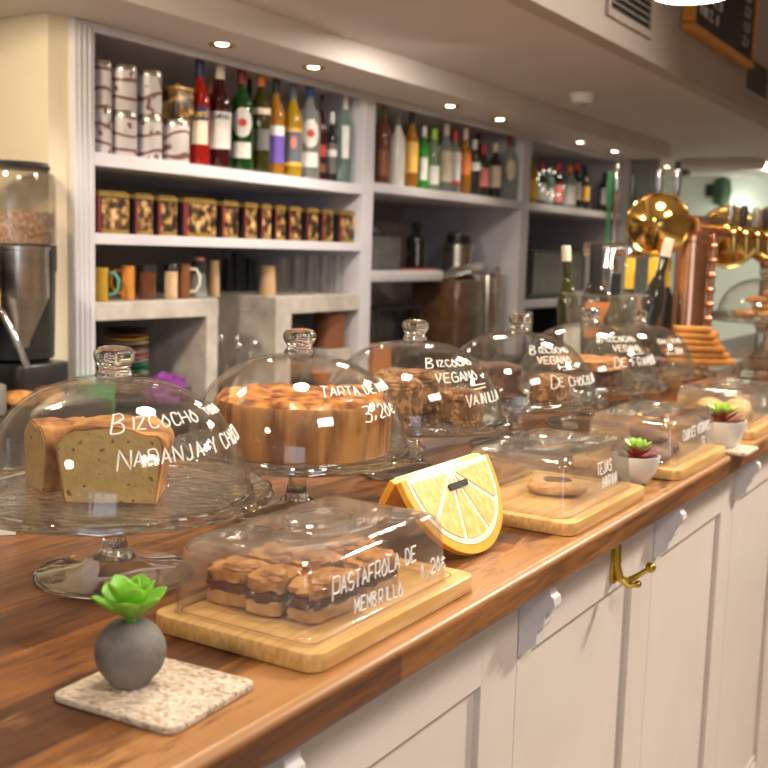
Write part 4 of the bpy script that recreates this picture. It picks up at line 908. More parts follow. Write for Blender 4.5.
# ------------------------------------------------------------------ mugs, jars, cups and tumblers on the tiled shelves
for k, c in {'mug_yellow': (0.72, 0.42, 0.04), 'mug_orange': (0.70, 0.28, 0.05), 'mug_teal': (0.10, 0.34, 0.26), 'kraft': (0.56, 0.36, 0.20), 'cloth_purple': (0.20, 0.03, 0.25), 'cloth_green': (0.02, 0.22, 0.07)}.items(): pm(k, c, tuple(q * .85 for q in c), rough=0.5, scale=30)
ZS = 1.2505
def cyl(name, cx, cyp, wp, hp, X, prof, mat_, lb, cat, grp=None, zb=ZS, extra=None):
    p = onx(cx, cyp, X); d = (p - CAM).dot(R3 @ Vector((0, 0, -1))); r = wp * d / F / 2; h = hp * d / F; p.y = min(p.y, 3.452 - r * 1.05) if p.y < 3.6 else p.y
    t = thing(name, (X, p.y, zb), lb, cat, grp)
    MB().lathe([(a * r, b * h) for a, b in prof], 26).build('body', mat_, t)
    if extra: extra(t, r, h)
    return t
MUG = [(0, 0), (.9, 0), (1, .03), (1, 1), (.92, 1), (.90, .08), (0, .08)]
def handle(mat_, a):
    def f(t, r, h):
        c, s = math.cos(a), math.sin(a)
        MB().tube([(c * (r * .97 + q * 0.030), s * (r * .97 + q * 0.030), h * z) for q, z in ((0, .85), (.6, .86), (1, .68), (1, .42), (.6, .22), (0, .2))], 0.0045, 8).build('handle', mat_, t)
    return f
def lid(mat_, f0=.78, rr=1.06):
    def f(t, r, h): MB().lathe([(0, h * f0), (r * rr, h * f0), (r * rr, h * .97), (r * rr * .9, h), (0, h)], 24).build('lid', mat_, t)
    return f
cyl('mug', 101, 282, 14, 33, -2.32, MUG, 'mug_yellow', 'yellow mug with teal handle beside the shelf upright', 'mug', 'mugs on the low tiled shelf', extra=handle('mug_teal', 0.6))
cyl('mug', 128, 280, 13, 34, -2.32, MUG, 'mug_orange', 'orange mug with its handle turned towards the yellow mug', 'mug', 'mugs on the low tiled shelf', extra=handle('mug_orange', -2.4))
cyl('jar', 147, 280, 17, 35, -2.32, [(0, 0), (.9, 0), (1, .04), (1, .8), (0, .8)], 'bottle_brown', 'dark brown lidded jar next to the orange mug', 'jar', 'jars on the low tiled shelf', extra=lid('black_plastic'))
cyl('jar', 171, 279, 13, 35, -2.32, [(0, 0), (.9, 0), (1, .04), (1, .8), (0, .8)], 'cork', 'beige spice jar with black lid', 'jar', 'jars on the low tiled shelf', extra=lid('black_plastic'))
cyl('cup', 184, 281, 13, 34, -2.32, MUG, 'print_brown', 'brown cup with pale handle between the jars', 'cup', extra=handle('ceramic_white', 0.5))
cyl('sugar_shaker', 199, 278, 17, 40, -2.31, [(0, 0), (1, 0), (1, .05), (.75, .6), (0, .6)], 'bottle_clear', 'glass sugar shaker with black top and pale cap', 'shaker', extra=lambda t, r, h: (MB().lathe([(0, h * .61), (r * .8, h * .61), (r * .95, h * .93), (0, h * .93)], 24).build('top', 'black_plastic', t), MB().lathe([(0, h * .935), (r * .6, h * .935), (r * .6, h), (0, h)], 18).build('cap', 'print_pink', t)))
cyl('paper_cup', 214, 279, 12, 36, -2.34, [(0, 0), (1, 0), (.78, 1), (.7, 1), (0, .98)], 'kraft', 'upturned kraft paper cup beside the sugar shaker', 'paper cup', 'paper cups behind the bar')
for cx, wp, hp, m_, lb in ((229, 13, 33, 'black_plastic', 'first upturned black paper cup on the set-back ledge'), (238, 17, 38, 'black_plastic', 'taller upturned stack of black paper cups on the set-back ledge'), (250, 12, 33, 'black_plastic', 'upturned black paper cup next to the kraft cup')):
    cyl('paper_cup', cx, 280, wp, hp, -2.60, [(0, 0), (1, 0), (1, .03), (.75, 1), (0, 1)], m_, lb, 'paper cup', 'paper cups behind the bar')
cyl('paper_cup', 268, 280, 17, 29, -2.34, [(0, 0), (1, 0), (.82, 1), (.76, 1), (0, .98)], 'kraft', 'upturned kraft paper cup at the near end of the tumblers', 'paper cup', 'paper cups behind the bar')
TUM = [(0, 0), (.78, 0), (.82, .03), (1, 1), (.94, 1), (.76, .10), (0, .08)]
for k, cx in enumerate((283, 297, 311, 325, 338)):
    cyl('tumbler', cx, 280, 13, 38, -2.30, TUM, 'tumbler_glass', ['clear tumbler first in the row, beside the kraft cup', 'clear tumbler second in the row of tumblers', 'clear tumbler in the middle of the row', 'clear tumbler fourth in the row of tumblers', 'clear tumbler last in the row, beside the upright'][k], 'glass', 'clear tumblers on the tiled shelf')
# saucers
cols = ['print_black', 'print_brown', 'mug_yellow', 'ceramic_white', 'print_brown', 'ceramic_white', 'print_pink', 'ceramic_white', 'mug_teal', 'cloth_green', 'ceramic_white', 'cloth_green', 'ceramic_white', 'print_yellow', 'ceramic_white', 'print_brown', 'ceramic_white', 'mug_teal']
p = onx(126, 345, -2.38)
nm = ['lowest', 'second', 'third', 'fourth', 'fifth', 'sixth', 'seventh', 'eighth', 'ninth', 'tenth', 'eleventh', 'twelfth', 'thirteenth', 'fourteenth', 'fifteenth', 'sixteenth', 'seventeenth', 'topmost']
for k in range(18):
    mb = MB(); mb.lathe([(0, 0), (.035, 0), (.05, .004), (.068, .0095), (.069, .011), (.050, .0075), (0, .0035)], 32)
    o = mb.build('saucer', cols[17 - k]); o.location = (-2.38, p.y, 0.922 + k * 0.0134); tag(o, nm[k] + ' saucer in the stack of coloured saucers under the tiled shelf', 'saucer', 'stacked coloured saucers')
# canisters under the right tiled shelf
def cyl2(*a, **k): return cyl(*a, **k)
cyl('canister', 338, 332, 31, 41, -2.33, [(0, 0), (1, 0), (1, .88), (0, .88)], 'print_brown', 'reddish brown canister with pale lid under the tiled shelf', 'canister', zb=1.045, extra=lid('brushed_steel', .885, 1.03))
MB_ = MB().box(-0.06, 0.0, -0.07, 0.06, 0, 0.24); p = onx(306, 335, -2.40)
o = MB_.build('storage_tin', 'black_plastic', smooth=False, bevel=0.004); o.location = (-2.33, 3.16, 0.921); tag(o, 'tall black storage tin under the tiled shelf', 'tin')
tag(MB().box(-2.44, -2.26, 3.285, 3.44, 0.921, 1.044).build('crate', 'plaster_tile', smooth=False, bevel=0.004), 'low pale block under the reddish brown canister', 'crate')
cyl('fruit_bowl', 322, 352, 22, 12, -2.27, [(0, 0), (.5, 0), (1, 1), (.93, 1), (0, .3)], 'print_orange', 'small orange bowl on the back worktop', 'bowl', zb=0.921)
# cutlery pot
p = onx(238, 350, -2.36)
t = thing('cutlery_pot', (-2.36, p.y, 0.921), 'metal pot of steel spoons between the tiled shelves', 'pot')
MB().lathe([(0, 0), (.045, 0), (.045, .09), (.042, .09), (.042, .004), (0, .004)], 24).build('pot', 'brushed_steel', t)
rc = random.Random(3)
for k in range(6):
    a = 2 * PI * k / 6 + .3; x1, y1 = .062 * math.cos(a), .075 * math.sin(a); z1 = .155 + rc.uniform(-.01, .03)
    mb = MB(); mb.tube([(.01 * math.cos(a), .01 * math.sin(a), .008), (x1 * .8, y1 * .8, z1 * .8), (x1, y1, z1)], .0022, 6); mb.blob((x1, y1, z1 + .012), (.010, .012, .016), amp=0, nu=12, nv=8); o = mb.build('spoon', 'chrome'); o.location = (-2.36, p.y, 0.9215)
    tag(o, 'steel spoon standing in the metal pot between the tiled shelves', 'spoon', 'steel spoons in the metal pot')
mb = MB(); mb.blob((0, 0, 0.03), (0.06, 0.10, 0.032), amp=0.35, ns=2.5, seed=4, nu=28, nv=16, flat=-0.92); o = mb.build('cloth', 'cloth_purple'); o.location = (-2.30, 2.46, 0.922); o.scale = (.62, .85, 1.6); tag(o, 'crumpled purple cloth on the back worktop', 'cloth')
mb = MB(); mb.prism(rrect(-0.03, 0.03, -0.05, 0.05, 0.01), 0, 0.132, .003); o = mb.build('box', 'cloth_green'); o.location = (-2.205, 2.085, 0.9215); tag(o, 'small green box at the foot of the shelf upright', 'box')

# ------------------------------------------------------------------ second bay clutter
t = thing('bracket_shelf', (-2.45, 4.09, 1.29), 'small white shelf on a turned bracket in the second bay', 'shelf')
MB().prism(rrect(-0.17, 0.12, -0.53, 0.20, 0.02), 0, 0.045, .004).build('board', 'shelf_paint', t)
MB().lathe([(0, -.369), (.022, -.369), (.022, -.30), (.010, -.28), (.020, -.22), (.011, -.16), (.022, -.10), (.012, -.06), (.024, -.03), (.024, -.0005), (0, -.0005)], 20, c=(0.07, -0.40, 0)).build('baluster', 'shelf_paint', t)
p = onx(392, 250, -2.42)
tag(MB().box(-2.50, -2.40, 3.60, 4.02, 1.3355, 1.475).build('tablet_stand', 'grey_plastic', smooth=False, bevel=0.006), 'dark grey box on the small bracket shelf', 'box')
o = MB().blob((0, 0, .02), (.03, .04, .02), amp=0.1, seed=3, flat=-.95).build('cloth', 'print_bluegrey'); o.location = (-2.45, 3.86, 1.476); tag(o, 'blue-grey cloth lying on the dark grey box', 'cloth')
y, h, r = place(416, 222, 16, X=-2.45, zs=1.336)
t = bottle(-2.45, y, 1.335, r * 1.15, h, 'square', 'dark', 'black', [], 'black bottle with a white diamond label on the bracket shelf', 'bottles in the second bay')
mb = MB(); a = -.85; rr = r * 1.15 + .001; rs = []
for R_ in (rr, rr + .0008): rs.append([(R_ * math.cos(a + da), R_ * math.sin(a + da), z * h) for da, z in ((0, .08), (1.15, .33), (0, .58), (-1.15, .33))])
mb.rings(rs); mb.build('label', 'print_white', t, smooth=False)
o = MB().prism(rrect(-.05, .05, -.13, .13, .01), 0, .006).build('leaflet', 'print_pink'); o.location = (-2.40, 4.14, 1.3355); tag(o, 'pink leaflet lying at the edge of the bracket shelf', 'leaflet')
tag(MB().box(-2.80, -2.775, 4.15, 4.75, 1.336 if False else 0.921, 1.55).build('tray', 'plaster_tile', smooth=False, bevel=.004), 'pale tray leaning at the back of the second bay', 'tray')
# juicer
t = thing('juicer', (-2.42, 4.56, 0.9205), 'large steel orange juicer with a brown tank in the second bay', 'juicer')
MB().prism(rrect(-.14, .13, -.19, .09, .03), 0, .37, .006).build('tank', pm('tank_brown', (.10, .055, .03), (.15, .08, .04), rough=.15, coat=.6), t)
MB().prism(rrect(-.15, .14, .10, .27, .03), 0, .40, .006).build('body', 'brushed_steel', t)
mb = MB(); mb.tube([(0.02, -.20, .385), (0.02, -.05, .405), (.02, .12, .425), (.02, .20, .43)], [.026, .028, .03, .032], 12); mb.build('arm', 'chrome', t)
mb = MB(); mb.tube([(.145, .13, .40), (.15, .15, .43), (.15, .16, .30), (.15, .165, .15)], .014, 10); mb.build('lever', 'brushed_steel', t)
MB().lathe([(0, .405), (.068, .405), (.068, .52), (.075, .522), (.075, .535), (.055, .54), (.055, .585), (.048, .595), (0, .597)], 30, c=(-.03, .08, 0)).build('feed_tube', 'brushed_steel', t)
MB().lathe([(0, .5355), (.0565, .5355), (.0565, .580), (0, .580)], 30, c=(-.03, .08, 0)).build('feed_cap', 'black_plastic', t)
MB().lathe([(0, 0), (.014, 0), (.012, .04), (0, .045)], 14).xf(Matrix.Translation((.06, .27, .25)) @ Matrix.Rotation(-PI / 2, 4, 'X')).build('knob', 'black_plastic', t)
o = MB().box(0, .05, -.07, .07, 0, .12).build('juice_carton', 'print_orange', smooth=False, bevel=.003); o.location = (-2.33, 3.70, 0.921); tag(o, 'orange carton on the worktop at the near end of the second bay', 'carton')
t = thing('wire_rack', (-2.45, 4.02, 0.921), 'dark wire rack on the worktop below the bracket shelf', 'rack')
mb = MB()
for y_ in (-.18, .18): mb.tube([(-.06, y_, 0), (-.06, y_, .25), (.06, y_, .25), (.06, y_, 0)], .005, 6)
for x_ in (-.06, .06): mb.tube([(x_, -.18, .25), (x_, .18, .25)], .007, 6)
mb.build('frame', 'black_plastic', t)
# third bay lower shelf clutter
t = thing('microwave', (-2.55, 5.75, 1.15), 'dark microwave oven on a shelf in the third bay', 'microwave')
MB().box(-.2, .2, -.50, .45, .035, .30).build('body', 'black_plastic', t, smooth=False, bevel=.01); MB().box(-.25, .25, -.76, .58, -.01, .03).build('shelf', 'shelf_paint', t, smooth=False, bevel=.003)
MB().box(.201, .21, -.46, .25, .06, .28).build('door', 'grey_plastic', t, smooth=False, bevel=.004)
MB().box(.201, .213, .28, .42, .06, .28).build('control_panel', 'brushed_steel', t, smooth=False, bevel=.003)
t = thing('espresso_machine', (-2.48, 5.85, 0.9205), 'dark coffee machine on the worktop of the third bay', 'coffee machine')
MB().box(-.2, .18, -.22, .28, 0, .20).build('body', 'black_plastic', t, smooth=False, bevel=.01); MB().box(.181, .19, -.2, .1, .02, .18).build('panel', 'brushed_steel', t, smooth=False)
for k, (m_, x_, lb) in enumerate((('print_purple', 0, 'purple-blue binder standing in the third bay'), ('paper', .05, 'white binder standing next to the purple-blue binder'))):
    q = MB().box(-.16, 0, 0, .042, 0, .205).build('binder', m_, smooth=False, bevel=.002); q.location = (-2.27, 5.05 + x_, .921); tag(q, lb, 'binder', 'binders in the third bay')

# ------------------------------------------------------------------ coffee grinder and machine at the near end
t = thing('coffee_grinder', (-2.20, 1.86, 1.0205), 'commercial coffee grinder with a clear bean hopper and steel dosing chamber', 'coffee grinder')
gx = -.06
MB().lathe([(0, .09), (.085, .09), (.10, .10), (.105, .34), (.10, .385), (0, .385)], 36, c=(gx, 0, 0)).build('motor_housing', 'black_plastic', t)
MB().prism(rrect(-.14, .06, -.09, .09, .03), 0, .089, .006).build('base', 'black_plastic', t)
mb = MB(); pr = [(.155, .388), (.157, .42), (.157, .54), (.150, .562), (.125, .572)]
pr = [(a * .68, b) for a, b in pr]; n = 44
mb.rings([[(gx + r * math.cos(2 * PI * i / n), r * math.sin(2 * PI * i / n), z) for i in range(n)] for r, z in pr + [(r - .003, z) for r, z in reversed(pr)]], close=True); mb.build('hopper', 'hopper_plastic', t)
mb = MB(); mb.lathe([(0, .389), (.100, .389), (.1025, .42), (.1025, .468), (0, .472)], 44, c=(gx, 0, 0)); mb.build('beans', 'coffee_beans', t)
MB().lathe([(0, .574), (.092, .574), (.094, .580), (.088, .590), (0, .592)], 40, c=(gx, 0, 0)).build('hopper_lid', 'black_plastic', t)
MB().lathe([(0, .30), (.085, .30), (.108, .32), (.108, .386), (0, .387)], 40, c=(gx, 0, 0)).build('collar', 'black_plastic', t)
MB().lathe([(0, .135), (.020, .135), (.022, .15), (.066, .255), (.068, .262), (.068, .372), (.072, .374), (.072, .382), (0, .382)], 40, c=(.055, -.075, 0)).build('dosing_chamber', 'brushed_steel', t)
t = thing('coffee_machine', (-2.135, 1.52, 1.0205), 'black and steel espresso machine at the near end of the back worktop', 'coffee machine')
MB().prism(rrect(-.20, .14, -.50, .12, .04), 0, .07, .006).build('drip_base', 'grey_plastic', t)
MB().prism(rrect(-.20, .02, -.48, .08, .04), .071, .24, .006).build('back_panel', 'brushed_steel', t)
MB().prism(rrect(-.20, .13, -.50, .12, .05), .241, .40, .012).build('head', 'black_plastic', t)
MB().prism(rrect(-.19, .11, -.48, .10, .05), .4005, .44, .015).build('cup_warmer', 'white_plastic', t)
MB().lathe([(0, 0), (.03, 0), (.03, .012), (.018, .016), (.018, .03), (0, .032)], 24).xf(Matrix.Translation((.131, .04, .33)) @ Matrix.Rotation(PI / 2, 4, 'Y')).build('gauge', 'chrome', t)
MB().box(.1295, .135, -.10, .09, .25, .285).build('badge', 'print_gold', t, smooth=False)
mb = MB(); mb.tube([(.10, .05, .250), (.145, .06, .255), (.170, .07, .235), (.19, .09, .17), (.205, .105, .115)], [.006, .006, .006, .007, .008], 10); mb.build('steam_wand', 'chrome', t)
for k, (x_, y_) in enumerate(((-2.065, 1.715), (-2.065, 1.80))):
    o = MB().blob((0, 0, .02), (.032, .036, .022), amp=.12, ns=3, seed=k, p=.8, flat=-.9).build('muffin', 'crust'); o.location = (x_, y_, 1.0215); tag(o, ['browned muffin on the back worktop, nearer one', 'browned muffin on the back worktop, farther one'][k], 'muffin', 'muffins by the coffee machine')

# ------------------------------------------------------------------ ice bucket with wine bottles on the bar
bx, by = -1.035, 2.83
t = thing('ice_bucket', (bx, by, CT + .0005), 'large clear plastic ice bucket holding wine bottles', 'bucket')
n = 56; pr = [(.085, 0), (.10, .05), (.115, .15), (.128, .262), (.132, .268)]
def brx(r): return r * 1.0
mb = MB(); mb.rings([[(r * .85 * math.cos(2 * PI * i / n), r * 1.15 * math.sin(2 * PI * i / n), z) for i in range(n)] for r, z in [(.001, 0)] + pr + [(r - .004, z) for r, z in reversed(pr[1:])] + [(.08, .006), (.001, .006)]], cap=False); mb.build('tub', 'bucket_plastic', t)
mb = MB(); mb.tube([(.132 * .85 * math.cos(a), .132 * 1.15 * math.sin(a), .268) for a in [2 * PI * i / 48 for i in range(48)]], .0035, 8, close=True); mb.build('rim', 'bucket_plastic', t)
def lean_bottle(dx, dy, h, r, glass, cap, labels, lb, tx=0, ty=0, capf=.2, z=.008):
    q = bottle(bx + dx, by + dy, CT + z, r, h, 'wine', glass, cap, labels, lb, 'wine bottles in the ice bucket', face=-.8, capf=capf); q.rotation_euler = (tx, ty, 0); return q
lean_bottle(-.060, -.070, .385, .030, 'olive', 'cream', [('r', .15, .45, .9, 'white')], 'green wine bottle stopped with a pale cork in the ice bucket', tx=-.03, ty=-.10, capf=.11, z=.012)
lean_bottle(-.018, -.010, .395, .042, 'dark', 'black', [('r', .36, .60, 1.1, 'orange')], 'broad black wine bottle with an orange-brown label in the ice bucket', ty=-.03, capf=.28, z=.009)
lean_bottle(.045, -.050, .32, .030, 'olive', 'black', [], 'short olive bottle in the middle of the ice bucket', capf=.2)
lean_bottle(.062, .060, .42, .033, 'dark', 'cream', [], 'black bottle with a tan stopper leaning towards the beer tap', tx=-.12, ty=.17, capf=.12, z=.012)
for px_, Y_, lb in ((631, 3.22, 'gold capped bottle standing nearest the chrome taps'), (654, 3.24, 'gold capped bottle standing in the middle of three behind the ice bucket'), (667, 3.52, 'gold capped bottle standing behind the other two, next to the copper column')):
    q = ony(px_, 258, Y_); bottle(q.x, Y_, CT, .036, q.z - CT, 'wine', 'dark', 'yellow', [], lb, 'gold capped bottles behind the ice bucket', capf=.28)

# ------------------------------------------------------------------ beer fonts
def font_column(x, y, zt, r, lb, disc=None):
    t = thing('beer_font', (x, y, CT + .0005), lb, 'beer tap')
    H = zt - CT
    MB().lathe([(0, 0), (r * 1.5, 0), (r * 1.5, .012), (r * 1.05, .02), (r, .03), (r, H), (r * 1.1, H + .004), (r * 1.1, H + .02), (r * .7, H + .035), (0, H + .04)], 36).build('column', 'copper', t)
    return t
t = font_column(-.955, 3.35, 1.47, .050, 'copper beer column with a long tap header and round brass medallion')
HX = .0; Hz = .470
mb = MB(); mb.tube([(0, -.04, Hz), (.01, .2, Hz + .004), (.02, .78, Hz + .004)], .032, 20); mb.build('header', 'copper', t)
p = onx(658, 225, -1.05)
def medallion(t, px_, py_, Yw, rr, ox, oy):
    q = ony(px_, py_, Yw); c = Vector((q.x - ox, q.y - oy, q.z - CT)); d = (CAM - q).normalized(); ang = d.to_track_quat('Z', 'Y').to_matrix().to_4x4()
    m1 = MB(); m1.lathe([(0, -.012), (rr * .96, -.012), (rr, -.006), (rr, .002), (rr * .97, .005), (rr * .9, .003), (rr * .8, .008), (rr * .5, .020), (0, .027)], 48); m1.xf(Matrix.Translation(c) @ ang); m1.build('medallion', 'brass', t)
    return c
c = medallion(t, 658, 225, 3.25, .096, -.955, 3.35)
mb = MB(); mb.tube([(0, 0, Hz), (c.x * .5, c.y * .5, (Hz + c.z) / 2), (c.x, c.y + .02, c.z)], .018, 12); mb.build('medallion_arm', 'brass', t)
for k in range(2):
    hx, hy = c.x - .01 + k * .055, c.y + .02
    MB().lathe([(0, .085), (.008, .085), (.010, .10), (.014, .15), (.012, .165), (0, .168)], 16, c=(hx, hy, c.z)).build('tap_lever', 'chrome', t)
hc = ['chrome', 'black_plastic', 'bottle_clear', 'black_plastic', 'print_red']
for k in range(5):
    yk = .10 + k * .16; tp = bpy.data.objects.new('tap', None)
    mb = MB(); mb.tube([(.03, yk, Hz), (.075, yk, Hz + .002), (.098, yk, Hz - .02), (.10, yk, Hz - .075)], [.013, .014, .012, .009], 12); sp = mb.build('tap', 'brass', t)
    MB().lathe([(0, .012), (.009, .012), (.012, .03), (.014, .055), (.010, .075), (0, .078)], 14, c=(.085, yk, Hz)).build('tap_handle', hc[k], sp)
mb = MB(); mb.tube([(.050, .05, .02), (.050, .05, .45)], .010, 12); 
for k in range(9): mb.blob((.050, .05, .05 + k * .045), (.0145, .0145, .0145), amp=0, nu=14, nv=8)
mb.build('beaded_rod', 'copper', t)
t2 = font_column(-.915, 4.28, 1.40, .040, 'farther brass beer column with a big round brass medallion')
q = medallion(t2, 728, 237, 4.2, .118, -.915, 4.28)
mb = MB(); mb.tube([(0, 0, .36), (q.x, q.y + .02, q.z)], .02, 12); mb.build('medallion_arm', 'brass', t2)
# chrome font with tall handles
t = thing('beer_font', (-1.235, 3.42, CT + .0005), 'chrome beer font with tall green and dark handles behind the ice bucket', 'beer tap')
MB().lathe([(0, 0), (.045, 0), (.045, .012), (.024, .02), (.022, .36), (0, .37)], 24).build('column', 'chrome', t)
mb = MB(); mb.tube([(-.09, -.02, .39), (0, 0, .395), (.10, .03, .39)], .024, 14); mb.build('header', 'chrome', t)
for k, (px_, m_, tp_) in enumerate(((611, pm('handle_green', (.02, .10, .04), (.03, .14, .05), rough=.25), 170), (617, 'chrome', 163), (632, 'black_plastic', 174))):
    q = ony(px_, tp_, 3.42); x_ = q.x + 1.235; zt = q.z - CT
    mb = MB(); mb.lathe([(0, .405), (.006, .405), (.005, zt - .13), (.010, zt - .115), (.013, zt - .04), (.009, zt - .005), (0, zt)], 16, c=(x_, .0 + k * .01, 0)); mb.build('tap_handle', m_, t)
    mb = MB(); mb.tube([(x_, .0, .40), (x_ + .02, -.05, .39), (x_ + .025, -.07, .33)], .009, 10); mb.build('spout', 'chrome', t)

# ------------------------------------------------------------------ farther bar items
pm('biscuit', (.62, .28, .06), (.44, .17, .03), scale=25, rough=.5, bump=.4, bscale=60)
# low metal-legged display tray with stacked biscuits
cx_, cy_ = -.83, 3.06
t = thing('display_stand', (cx_, cy_, CT + .0005), 'low glass display shelf on steel legs carrying stacked biscuits', 'stand')
MB().prism(rrect(-.095, .085, -.15, .17, .01), .075, .083, .001).build('glass_shelf', 'tumbler_glass', t)
for x_ in (-.08, .07):
    for y_ in (-.13, .15): MB().box(x_ - .008, x_ + .008, y_ - .008, y_ + .008, 0, .0745).build('leg', 'brushed_steel', t, smooth=False)
rc = random.Random(12); k = 0
names_l = ['bottom', 'second', 'third', 'fourth', 'fifth', 'top']
for L in range(6):
    for j in range(2):
        if L == 5 and j == 1: continue
        mb = MB(); mb.prism(rrect(-.075 - rc.uniform(0, .03) * (L < 4), .075 - .012 * L + rc.uniform(0, .03), -.026, .026, .008), 0, .0145, .003); o = mb.build('biscuit', 'biscuit'); o.location = (cx_ + .03 * (2 * j - 1) * -1 * .4 + rc.uniform(-.004, .004), cy_ - .06 + j * .07 + rc.uniform(-.003, .003), CT + .0845 + L * .0172); o.rotation_euler = (0, 0, .45 + rc.uniform(-.10, .10))
        tag(o, f'long golden biscuit bar, {names_l[L]} layer, {("front", "back")[j]} row of the stack on the steel-legged shelf', 'biscuit', 'stacked biscuit bars on the display shelf')
# tall far stand with cookies under dome
def far_dome(x, y, zf, s, lb1, lb2, lb3, n, mat_):
    st = dup(stand0, (x, y, CT + .0005), lb1, 'glass cake stands on the bar', scale=(s, s, zf)); pz = CT + .0935 * zf
    for ch in list(bpy.data.objects):
        pass
    dm = dup(dome0, (x, y, pz + .006), lb2, 'glass domes over the cakes', scale=(s, s, s))
    for ch in [q for q in bpy.data.objects if q.parent == dm and q.name.startswith('lettering')]: bpy.data.objects.remove(ch)
    pos = [(-.05, -.03), (.03, -.045), (.05, .035), (-.03, .045), (.0, .0), (-.02, -.02), (.03, .01)]
    ords = ['first', 'second', 'third', 'fourth', 'middle', 'raised', 'topmost']
    for k in range(n):
        mb = MB(); mb.blob((0, 0, .011), (.033, .030, .012), amp=.12, ns=3, seed=100 + k, p=.75, flat=-.9); o = mb.build('cookie', mat_)
        o.location = (x + pos[k][0] * s, y + pos[k][1] * s, pz + .003 + (.0 if k < 4 else .024 * (1 if k < 5 else 1.0 + (k - 4) * .9))); tag(o, f'{ords[k]} {lb3}', 'cookie', lb3)
far_dome(-.79, 3.62, 2.0, .95, 'tall glass cake stand carrying golden cookies near the far taps', 'glass dome over golden cookies near the far taps', 'golden cookie under the far tall dome', 7, 'biscuit')
far_dome(-.62, 3.31, 1.0, .70, 'low glass cake stand beyond the bun board', 'glass dome over biscuits beyond the bun board', 'biscuit under the dome beyond the bun board', 5, 'biscuit')
# round wooden disc sign at far end
t = thing('round_sign', (-.76, 4.45, CT + .0005), 'large round tan wooden disc on a stem at the far taps', 'sign')
q = ony(779, 236, 4.45); m1 = MB(); m1.lathe([(0, -.012), (.12, -.012), (.125, -.008), (.125, .006), (.12, .01), (0, .012)], 48)
d = (CAM - q).normalized(); m1.xf(Matrix.Translation((q.x + .76, 0, q.z - CT)) @ d.to_track_quat('Z', 'Y').to_matrix().to_4x4()); m1.build('disc', pm('tan_wood', (.55, .34, .18), (.45, .27, .13), scale=8, rough=.45, stretch=(1, 1, 8)), t)
MB().lathe([(0, 0), (.05, 0), (.05, .012), (.012, .02), (.012, q.z - CT - .10), (0, q.z - CT - .10)], 20, c=(q.x + .76, .0, 0)).build('stem', 'brass', t)
# dark glassware / bottles low at the far left of the bar, behind domes
for k, (x_, y_, m_, h_, lb) in enumerate(((-1.22, 2.35, 'tumbler_glass', .10, 'clear tumbler at the back edge of the bar before the ice bucket'), (-1.20, 2.45, 'tumbler_glass', .10, 'clear tumbler next to the ice bucket'), (-1.21, 0.98, 'tumbler_glass', .09, 'clear tumbler at the back of the bar behind the nearest dome'))):
    mb = MB(); mb.lathe([(a * .032, b * h_) for a, b in TUM], 26); o = mb.build('tumbler', m_); o.location = (x_, y_, CT + .0005); tag(o, lb, 'glass')

# ------------------------------------------------------------------ ceiling fittings
LD = [(-2.12, 2.50), (-2.10, 2.93), (-2.12, 3.90), (-2.115, 4.35), (-2.135, 5.34), (-2.13, 5.84)]
ln_ = ['nearest', 'second', 'third', 'fourth', 'fifth', 'sixth']
def downlight(x, y, z, lb, power, tilt=0.25, first=None):
    t = thing('downlight', (x, y, z - .0005), lb, 'ceiling light', 'downlights above the shelving')
    mb = MB(); n = 28; pr = [(.030, 0), (.040, 0), (.041, -.002), (.038, -.004), (.031, -.003)]
    mb.rings([[(r * math.cos(2 * PI * i / n), r * math.sin(2 * PI * i / n), q) for i in range(n)] for r, q in pr], close=True); mb.build('trim_ring', 'brass', t)
    MB().lathe([(0, -.0030), (.013, -.0030), (.018, -.001), (0, -.0005)], 24).build('lamp', 'downlight_glow', t)
    l = bpy.data.lights.new('downlight_beam', 'SPOT'); l.energy = power; l.color = (1.0, .86, .66); l.spot_size = 2.3; l.spot_blend = .7; l.shadow_soft_size = .025
    o = bpy.data.objects.new('downlight_beam', l); COL.objects.link(o); o.parent = t; o.location = (0, 0, -.012); o.rotation_euler = (0, -tilt, 0)
for k, (x, y) in enumerate(LD): downlight(x, y, 2.0, ln_[k] + ' small recessed downlight in the soffit over the shelves', 5)
downlight(-2.47, 7.88, 2.083, 'recessed downlight in the ceiling near the end wall', 10, tilt=0)
t = thing('smoke_detector', (-1.72, 4.31, 2.0825), 'round white smoke detector on the aisle ceiling', 'smoke detector')
MB().lathe([(0, 0), (.055, 0), (.055, -.012), (.050, -.016), (.046, -.034), (.038, -.040), (0, -.042)][::-1], 32).build('body', 'white_plastic', t)
MB().lathe([(0, -.047), (.012, -.046), (.014, -.0425), (0, -.0422)], 16).build('sensor', 'grey_plastic', t)
# air grilles on the bulkhead
def grille(y0, y1, z0, z1, lb):
    t = thing('air_grille', (-1.2348, (y0 + y1) / 2, (z0 + z1) / 2), lb, 'air vent', 'air vents on the bulkhead'); a, b = (y1 - y0) / 2, (z1 - z0) / 2
    mb = MB(); mb.box(0, .012, -a, a, -b, -b + .02); mb.box(0, .012, -a, a, b - .02, b); mb.box(0, .012, -a, -a + .02, -b + .02, b - .02); mb.box(0, .012, a - .02, a, -b + .02, b - .02); mb.build('frame', 'grille_frame', t, smooth=False, bevel=.002)
    MB().box(0, .002, -a + .02, a - .02, -b + .02, b - .02).build('backing', 'grille_dark', t, smooth=False)
    n = 7
    for k in range(n):
        z = -b + .026 + k * (2 * b - .05) / n; mb = MB(); mb.rings([[(.003, yy, z), (.011, yy, z - .005), (.011, yy, z - .002), (.003, yy, z + .004)] for yy in (-a + .0205, a - .0205)]); mb.build('slat', 'grille_frame', t, smooth=False)
grille(3.236, 3.66, 2.15, 2.36, 'dark slatted air grille on the bulkhead nearest the camera')
